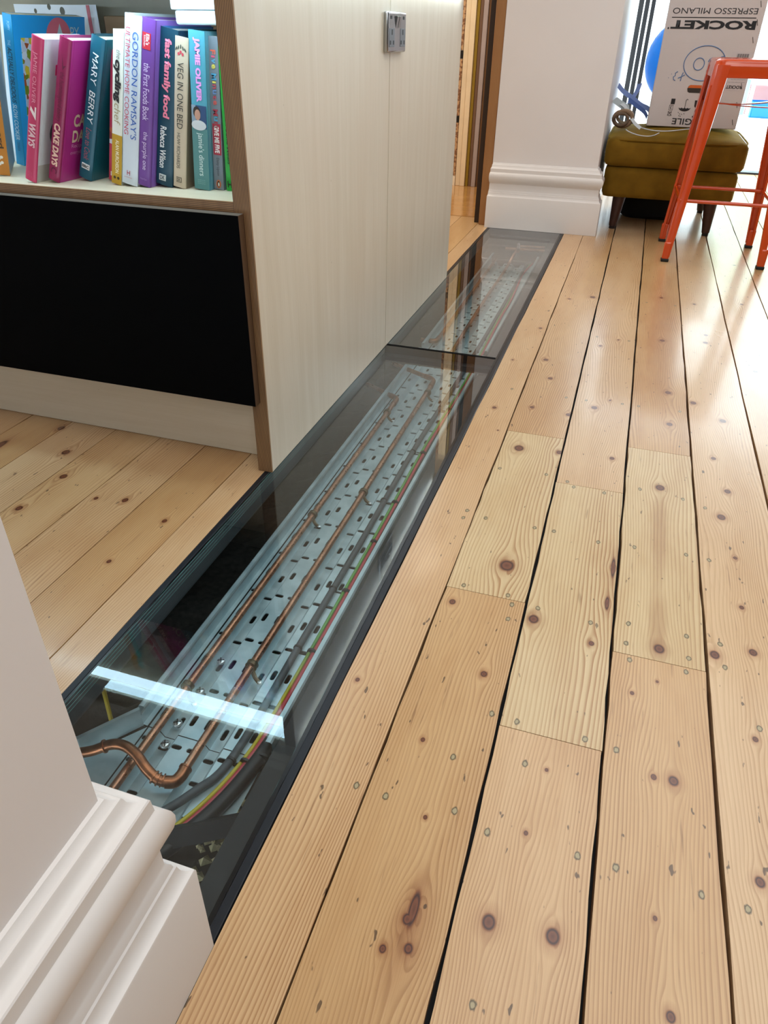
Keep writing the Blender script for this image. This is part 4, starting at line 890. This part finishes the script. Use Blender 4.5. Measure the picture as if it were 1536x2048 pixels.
MB().box((0.035-ox, -0.0006, 0.9210-oz), (0.406-ox, 0.0005, 0.9245-oz)).build('rule', ink('17171a'), cb)
M_pen = ink('5c7ca8')
def stroke(pts, r=0.0022, m=M_pen, name='pen_mark'): MB().tube([(x-ox, -0.0005, z-oz) for x, z in pts], r, 6).build(name, m, cb)
stroke([(0.225+0.093*math.cos(2*math.pi*i/40), 0.741+0.072*math.sin(2*math.pi*i/40)) for i in range(41)])
stroke([(0.201+0.024*math.cos(2*math.pi*i/24+0.3), 0.738+0.025*math.sin(2*math.pi*i/24+0.3)) for i in range(25)])
stroke([(0.256, 0.765), (0.246, 0.759), (0.241, 0.750), (0.252, 0.743), (0.243, 0.736), (0.242, 0.725), (0.254, 0.715)])
stroke([(0.292, 0.768), (0.306, 0.772)])
stroke([(0.138, 0.702), (0.134, 0.690), (0.132, 0.665)]); stroke([(0.147, 0.692), (0.133, 0.684), (0.118, 0.677)])
stroke([(0.112, 0.705), (0.102, 0.698), (0.104, 0.688), (0.096, 0.682), (0.099, 0.671), (0.108, 0.667)])
for x, z in ((0.084, 0.694), (0.073, 0.678)): stroke([(x, z), (x+0.002, z)])
hp = [(0.172, 0.634), (0.176, 0.646), (0.184, 0.6505), (0.290, 0.6505), (0.298, 0.646), (0.302, 0.634), (0.298, 0.622), (0.290, 0.6175), (0.184, 0.6175), (0.176, 0.622)]
MB().add([(x-ox, -0.0009, z-oz) for x, z in hp], [tuple(range(10))]).build('hand_hole', mat('hand_hole', '3a332c', 0.8), cb)
MB().add([(x-ox, -0.0011, z-oz) for x, z in ((0.174, 0.638), (0.178, 0.646), (0.184, 0.6505), (0.290, 0.6505), (0.298, 0.646), (0.300, 0.638))], [tuple(range(6))]).build('orange_flap', mat('orange_flap', 'd8641c', 0.6), cb)
K = ink('1b1a1c')
um = []
for i in range(13): a = math.pi*i/12; um.append((0.179+0.028*math.cos(a), 0.553-0.016*math.sin(a)))
for i in range(5):
    x0 = 0.151+0.014*(i % 4) if i < 4 else 0
top = [(0.151, 0.553), (0.158, 0.549), (0.165, 0.5525), (0.172, 0.549), (0.179, 0.5525), (0.186, 0.549), (0.193, 0.5525), (0.200, 0.549)]
MB().add([(x-ox, -0.0009, z-oz) for x, z in um+top], [tuple(range(len(um+top)))]).build('umbrella_symbol', K, cb)
stroke([(0.179, 0.550), (0.179, 0.575), (0.1795, 0.586), (0.184, 0.590), (0.188, 0.586)], 0.0013, K, 'umbrella_symbol')
for x, z in ((0.152, 0.533), (0.160, 0.527), (0.170, 0.526), (0.180, 0.529), (0.165, 0.517), (0.158, 0.519)): stroke([(x, z), (x+0.003, z-0.004)], 0.0012, K, 'rain_symbol')
MB().box((0.109-ox, -0.0008, 0.566-oz), (0.128-ox, 0.0003, 0.590-oz)).build('bin_symbol', K, cb)
for a in ([(0.106, 0.562), (0.123, 0.562), (0.123, 0.540), (0.106, 0.540), (0.106, 0.562)], [(0.104, 0.535), (0.124, 0.516)], [(0.122, 0.535), (0.103, 0.517)], [(0.105, 0.532), (0.121, 0.532), (0.120, 0.516), (0.107, 0.516), (0.105, 0.532)]): stroke(a, 0.0011, K, 'bin_symbol')
bt('3', 0.110, 0.119, 0.544, 0.558, '1b1a1c'); bt('FRAGILE', 0.132, 0.312, 0.478, 0.506, '222124', 0.012)
MB().add([(x-ox, -0.0009, z-oz) for x, z in ((0.222, 0.512), (0.262, 0.512), (0.262, 0.518), (0.246, 0.522), (0.246, 0.545), (0.262, 0.560), (0.264, 0.586), (0.220, 0.586), (0.222, 0.560), (0.238, 0.545), (0.238, 0.522), (0.222, 0.518))], [tuple(range(12))]).build('glass_symbol', K, cb)
MB().box((0.338-ox, -0.0007, 0.632-oz), (0.4345-ox, 0.0004, 0.792-oz)).build('paper_label', mat('paper_label', 'cdc4c2', 0.6), cb)
for i in range(16):
    x = 0.362+i*0.0034; MB().box((x-ox, -0.0010, 0.768-oz), (x+(0.0022 if i % 3 else 0.0012)-ox, 0.0, 0.783-oz)).build('barcode_bar', K, cb)
bt('ROCKET', 0.346, 0.418, 0.640, 0.654, '222124', 0.04)
for k, (a, z) in enumerate(((0.35, 0.664), (0.36, 0.676), (0.345, 0.688), (0.352, 0.700))): bt('small printed text line', a, 0.425, z, z+0.006, '6a6668')
for x, z in ((0.411, 0.976), (0.415, 0.906), (0.415, 0.838), (0.416, 0.652), (0.416, 0.573), (0.416, 0.498)): stroke([(x-0.004, z+0.012), (x+0.004, z-0.012)], 0.0014, mat('staple', '5a5654', 0.4, metal=0.6), 'staple')

# blue ball, hanger, ribbon, cloth roll behind the box
bl = MB(); prof = [(0.0, -0.21)]+[(0.21*math.cos(R(a)), 0.21*math.sin(R(a))) for a in range(-80, 81, 10)]+[(0.0, 0.21)]
M_bal = bpy.data.materials.new('balloon_latex'); g = G(M_bal); g.color(lin('34a4f4')); g.rough(0.12)
tl = g.n.new('ShaderNodeBsdfTranslucent'); tl.inputs[0].default_value = lin('62c4ff'); mx = g.n.new('ShaderNodeMixShader'); mx.inputs[0].default_value = 0.5
g.l.new(g.b.outputs[0], mx.inputs[1]); g.l.new(tl.outputs[0], mx.inputs[2]); g.l.new(mx.outputs[0], g.out.inputs['Surface'])
o = tag(bl.lathe(prof, (0.155, 4.905, 0.735), 40).build('blue_balloon', M_bal, smooth=True), 'shiny blue balloon behind the left edge of the white box', 'balloon')
MB().tube([(0.155, 4.905, 0.527), (0.155, 4.90, 0.515)], [0.004, 0.010], 10).build('knot', mat('balloon_blue', '1c8cf0', 0.12), o)
MB().tube(cr([(0.155, 4.90, 0.516), (0.15, 4.87, 0.47), (0.13, 4.83, 0.44)], 5), 0.002, 6).build('string', mat('ribbon_white', 'd8dde0', 0.5), o)
hg = empty('blue_hanger', (0, 0, 0), label='blue plastic strap lying on the footstool left of the white box', cat='strap')
M_bp = mat('blue_plastic', '8ea6e2', 0.35)
def ribbon(pts, wv, th=0.0015):
    P = cr(pts, 6); mb = MB(); rings = []
    for i, p in enumerate(P):
        wvec = Vector(wv)
        rings.append([p-wvec, p+wvec, p+wvec+Vector((0, th, 0)), p-wvec+Vector((0, th, 0))])
    return mb.loft(rings)
ribbon([(-0.165, 4.55, 0.630), (-0.130, 4.56, 0.600), (-0.085, 4.56, 0.575), (-0.035, 4.55, 0.545), (0.012, 4.54, 0.525), (0.02, 4.54, 0.49)], (0.003, 0, 0.011)).build('band', M_bp, hg, smooth=True)
ribbon([(-0.058, 4.57, 0.640), (-0.066, 4.57, 0.605), (-0.085, 4.565, 0.565), (-0.095, 4.56, 0.548)], (0.012, 0, 0.003)).build('loop', M_bp, hg, smooth=True)
ribbon([(-0.100, 4.54, 0.568), (-0.060, 4.535, 0.545), (-0.010, 4.53, 0.515), (0.010, 4.53, 0.490)], (0.002, 0, 0.010)).build('band', mat('blue_plastic_dark', '5a78c0', 0.35), hg, smooth=True)
M_rib = mat('ribbon_white', 'd8dde0', 0.5)
rb_ = empty('white_ribbon', (0, 0, 0), label='white ribbon trailing over the front of the mustard footstool', cat='ribbon')
ribbon([(-0.165, 4.44, 0.575), (-0.140, 4.43, 0.560), (-0.110, 4.41, 0.545), (-0.080, 4.37, 0.512), (-0.045, 4.33, 0.478), (-0.012, 4.29, 0.459)], (0.004, 0.003, 0.006)).build('strand', M_rib, rb_, smooth=True)
MB().tube(cr([(-0.012, 4.30, 0.462), (0.03, 4.26, 0.457), (0.08, 4.245, 0.455), (0.13, 4.25, 0.457), (0.19, 4.275, 0.463), (0.23, 4.31, 0.466)], 6), 0.0026, 6).build('strand', M_rib, rb_, smooth=True)
MB().tube(cr([(-0.080, 4.235, 0.455), (-0.060, 4.20, 0.448), (-0.015, 4.165, 0.440), (0.030, 4.150, 0.4385), (0.058, 4.165, 0.443), (0.074, 4.185, 0.449), (0.080, 4.19, 0.452)], 6), 0.0022, 6).build('strand', M_rib, rb_, smooth=True)
cl = empty('cloth_roll', (0, 0, 0), label='pale curled cloth strap at the left back of the footstool', cat='cloth')
for k, (x, z, r0, q, c, yy) in enumerate(((-0.108, 0.492, 0.036, 0.010, '8a7058', 4.36), (-0.100, 0.500, 0.030, 0.008, 'b8a890', 4.385), (-0.116, 0.489, 0.028, 0.007, '6e5a48', 4.345))):
    lp = [(x+r0*1.25*math.cos(2*math.pi*i/20), yy+0.006*math.sin(4*math.pi*i/20), z+r0*0.95*math.sin(2*math.pi*i/20)) for i in range(22)]
    MB().tube(lp, q, 8).build('coil', mat('cloth_'+c, c, 0.85), cl, smooth=True)
MB().prism([(-0.030, -0.008), (-0.018, 0.010), (0.030, 0.002), (0.048, -0.020), (0.020, -0.018)], 0, 0.004, Matrix.Translation((-0.135, 4.43, 0.560)) @ Matrix.Rotation(R(90), 4, 'X') @ Matrix.Rotation(R(-18), 4, 'Z') @ Matrix.Scale(1.5, 4)).build('flap', mat('cloth_flap', 'c8d6da', 0.6), cl)

# ------------------------------------------------------------------ orange metal bar stool
M_or = bpy.data.materials.new('orange_enamel'); g = G(M_or); P = g.vec(*g.coords()); g.color(lin('cc4408')); g.rough(0.22); g.b.inputs['Coat Weight'].default_value = 0.6; g.b.inputs['Coat Roughness'].default_value = 0.06
stl = empty('bar_stool', (0.395, 3.765, 0), (0, 0, R(1.5)), label='orange enamelled metal bar stool in front of the mustard footstool', cat='stool')
SH = 0.775; HS = 0.170
def rsq(h, r, z, n=5):
    out = []
    for cx, cy, a0 in ((h-r, h-r, 0), (-h+r, h-r, 90), (-h+r, -h+r, 180), (h-r, -h+r, 270)):
        for i in range(n+1): a = R(a0+90*i/n); out.append((cx+r*math.cos(a), cy+r*math.sin(a), z))
    return out
seat = MB().loft([rsq(0.06, 0.03, SH-0.006), rsq(HS-0.035, 0.03, SH-0.005), rsq(HS-0.018, 0.035, SH), rsq(HS-0.008, 0.038, SH), rsq(HS, 0.04, SH-0.007), rsq(HS+0.002, 0.04, SH-0.020), rsq(HS+0.003, 0.04, SH-0.022), rsq(HS+0.003, 0.04, SH-0.026), rsq(HS+0.002, 0.04, SH-0.030), rsq(HS+0.004, 0.04, SH-0.062), rsq(HS+0.001, 0.038, SH-0.064), rsq(HS-0.004, 0.037, SH-0.060), rsq(HS-0.006, 0.036, SH-0.014), rsq(0.05, 0.03, SH-0.012)])
seat.build('seat', M_or, stl, smooth=True)
def leg(sx, sy):
    rings = []
    zs = [SH-0.020, SH-0.060, 0.55, 0.28, 0.10, 0.022]
    for z in zs:
        t = (SH-z)/SH; cx = HS+0.002+0.043*t; wd = 0.060-0.030*min(1, t*1.05); th = 0.004; rr = 0.015
        o = []
        # L-section with rounded outside corner and rolled lips
        pts = [(cx-wd, cx), (cx-rr, cx), (cx-rr*0.3, cx-rr*0.3), (cx, cx-rr), (cx, cx-wd), (cx-0.010, cx-wd-0.002), (cx-0.012, cx-wd+0.004), (cx-th, cx-wd+0.008), (cx-th, cx-rr-0.002), (cx-rr*0.3-th, cx-rr*0.3-th), (cx-rr-0.002, cx-th), (cx-wd+0.008, cx-th), (cx-wd+0.004, cx-0.012), (cx-wd-0.002, cx-0.010)]
        rings.append([(sx*a, sy*b_, z) for a, b_ in pts])
    lg_ = MB().loft(rings).build('leg', M_or, stl, smooth=True)
    # pressed rib on the outside corner and closed foot sleeve
    ri = []
    for z in (SH-0.09, 0.5, 0.30, 0.26):
        t = (SH-z)/SH; cx = HS+0.002+0.043*t; q = 0.0045+0.003*t; r2 = 0.0075
        ri.append((sx*(cx-q-0.001), sy*(cx-q-0.001), z))
    MB().tube(ri, [0.0055, 0.0075, 0.0075, 0.003], 10).build('rib', M_or, lg_, smooth=True)
    f = HS+0.002+0.043; MB().loft([[(sx*(f-0.031+a), sy*(f-0.031+b_), z) for a, b_ in ((0, 0), (0.031, 0), (0.031, 0.031), (0, 0.031))] for z in (0.010, 0.085)]).build('foot_sleeve', M_or, lg_, bevel=0.006)
    MB().box((min(sx*(f-0.032), sx*(f+0.0015)), min(sy*(f-0.032), sy*(f+0.0015)), 0.0), (max(sx*(f-0.032), sx*(f+0.0015)), max(sy*(f-0.032), sy*(f+0.0015)), 0.014)).build('rubber_foot', mat('rubber_black', '0c0c0d', 0.6), lg_, bevel=0.003)
for sx in (-1, 1):
    for sy in (-1, 1): leg(sx, sy)
def rail(a, b, r=0.0075, name='footrail'): MB().tube([a, (Vector(a)*0.93+Vector(b)*0.07), (Vector(a)*0.07+Vector(b)*0.93), b], [r*1.5, r, r, r*1.5], 10).build(name, M_or, stl, smooth=True)
zz = 0.255; kx = HS+0.002+0.043*(SH-zz)/SH-0.010
rail((-kx, -kx, zz), (kx, -kx, zz)); rail((-kx, kx, zz), (kx, kx, zz)); rail((-kx, -kx, zz), (-kx, kx, zz)); rail((kx, -kx, zz), (kx, kx, zz))
zz = 0.618; kx = HS+0.002+0.043*(SH-zz)/SH-0.014
for s in (-1, 1):
    a = Vector((-kx, -s*kx, zz+0.004*s)); b = Vector((kx, s*kx, zz+0.004*s)); mb = MB(); rings = []
    for i in range(9):
        t = i/8; p = a.lerp(b, t); p.z -= 0.010*math.sin(math.pi*t); d = (b-a).normalized(); sd_ = Vector((-d.y, d.x, 0))*(0.010+0.006*abs(2*t-1))
        rings.append([p-sd_, p+sd_, p+sd_+Vector((0, 0, 0.004)), p-sd_+Vector((0, 0, 0.004))])
    mb.loft(rings).build('cross_brace', M_or, stl, smooth=True)

# ------------------------------------------------------------------ garden things beyond the doors
gt = empty('garden_table', (1.62, 12.0, -0.03), label='low pale blue grey slatted garden table on the patio', cat='table')
M_gt = mat('garden_table_paint', 'a9c2d4', 0.5)
for i in range(7): MB().box((-0.42, -0.36+i*0.105, 0.44), (0.72, -0.265+i*0.105, 0.465)).build('slat', M_gt, gt)
for x in (-0.36, 0.66):
    for y in (-0.32, 0.33): MB().box((x-0.022, y-0.022, 0.0), (x+0.022, y+0.022, 0.44)).build('leg', M_gt, gt)
MB().box((-0.34, -0.345, 0.385), (0.64, -0.32, 0.44)).build('apron', M_gt, gt)
ch2 = empty('garden_bench', (1.62, 12.95, -0.03), label='pale blue garden bench with a slatted back behind the low table', cat='bench')
M_gc = mat('garden_bench_paint', 'b2cadc', 0.5)
MB().box((-0.42, -0.22, 0.40), (0.70, 0.2, 0.43)).build('seat', M_gc, ch2)
for i in range(8): MB().box((-0.42+i*0.145, 0.17, 0.43), (-0.33+i*0.145, 0.20, 0.86)).build('back_slat', M_gc, ch2)
MB().box((-0.44, 0.165, 0.86), (0.72, 0.205, 0.93)).build('back_rail', M_gc, ch2)
for x in (-0.38, 0.66):
    for y in (-0.18, 0.18): MB().box((x-0.02, y-0.02, 0), (x+0.02, y+0.02, 0.40)).build('leg', M_gc, ch2)
def crate(name, c, a, b, label):
    e = empty(name, (a[0], a[1], a[2]), label=label, cat='tub'); sx, sy, sz = b
    m = mat('crate_'+c, c, 0.4)
    mb = MB(); mb.box((0, 0, 0), (sx, sy, 0.01)).box((0, 0, 0.01), (0.012, sy, sz)).box((sx-0.012, 0, 0.01), (sx, sy, sz)).box((0.012, 0, 0.01), (sx-0.012, 0.012, sz)).box((0.012, sy-0.012, 0.01), (sx-0.012, sy, sz)); mb.build('tub', m, e, bevel=0.006)
    MB().box((-0.012, -0.012, sz-0.03), (sx+0.012, 0.0, sz)).box((-0.012, sy, sz-0.03), (sx+0.012, sy+0.012, sz)).box((-0.012, 0, sz-0.03), (0, sy, sz)).box((sx, 0, sz-0.03), (sx+0.012, sy, sz)).build('rim', m, e)
crate('blue_tub', '1c7ce0', (1.32, 11.86, -0.03), (0.62, 0.36, 0.19), 'bright blue plastic tub under the low garden table')
crate('pink_tub', 'eab0a4', (1.30, 12.42, -0.03), (0.62, 0.24, 0.36), 'pale pink plastic tub behind the bright blue one')
crate('yellow_tub', 'f0dc50', (1.98, 12.42, -0.03), (0.3, 0.24, 0.34), 'yellow plastic tub on the patio beside the pale pink one')

# dark bag under the footstool
bg_ = MB(); rings = []
for k, (sc_, z) in enumerate(((0.86, 0.0), (1.0, 0.02), (1.02, 0.07), (0.95, 0.115), (0.70, 0.135), (0.1, 0.138))):
    rings.append([(0.12+0.165*sc_*math.copysign(abs(math.cos(a))**0.6, math.cos(a))+0.006*math.sin(5*a+k), 4.60+0.15*sc_*math.copysign(abs(math.sin(a))**0.6, math.sin(a))+0.006*math.cos(4*a+k), z) for a in [2*math.pi*i/28 for i in range(28)]])
bag = tag(bg_.loft(rings).build('cloth_bag', mat('bag_black', '0e0f12', 0.8, bump=0.4, bscale=40), smooth=True), 'black cloth bag lying on the floor under the mustard footstool', 'bag')
MB().tube(cr([(0.04, 4.47, 0.09), (0.06, 4.45, 0.125), (0.12, 4.445, 0.135), (0.18, 4.45, 0.125), (0.20, 4.47, 0.09)], 6), 0.006, 8).build('handle', mat('bag_black', '0e0f12', 0.8), bag, smooth=True)
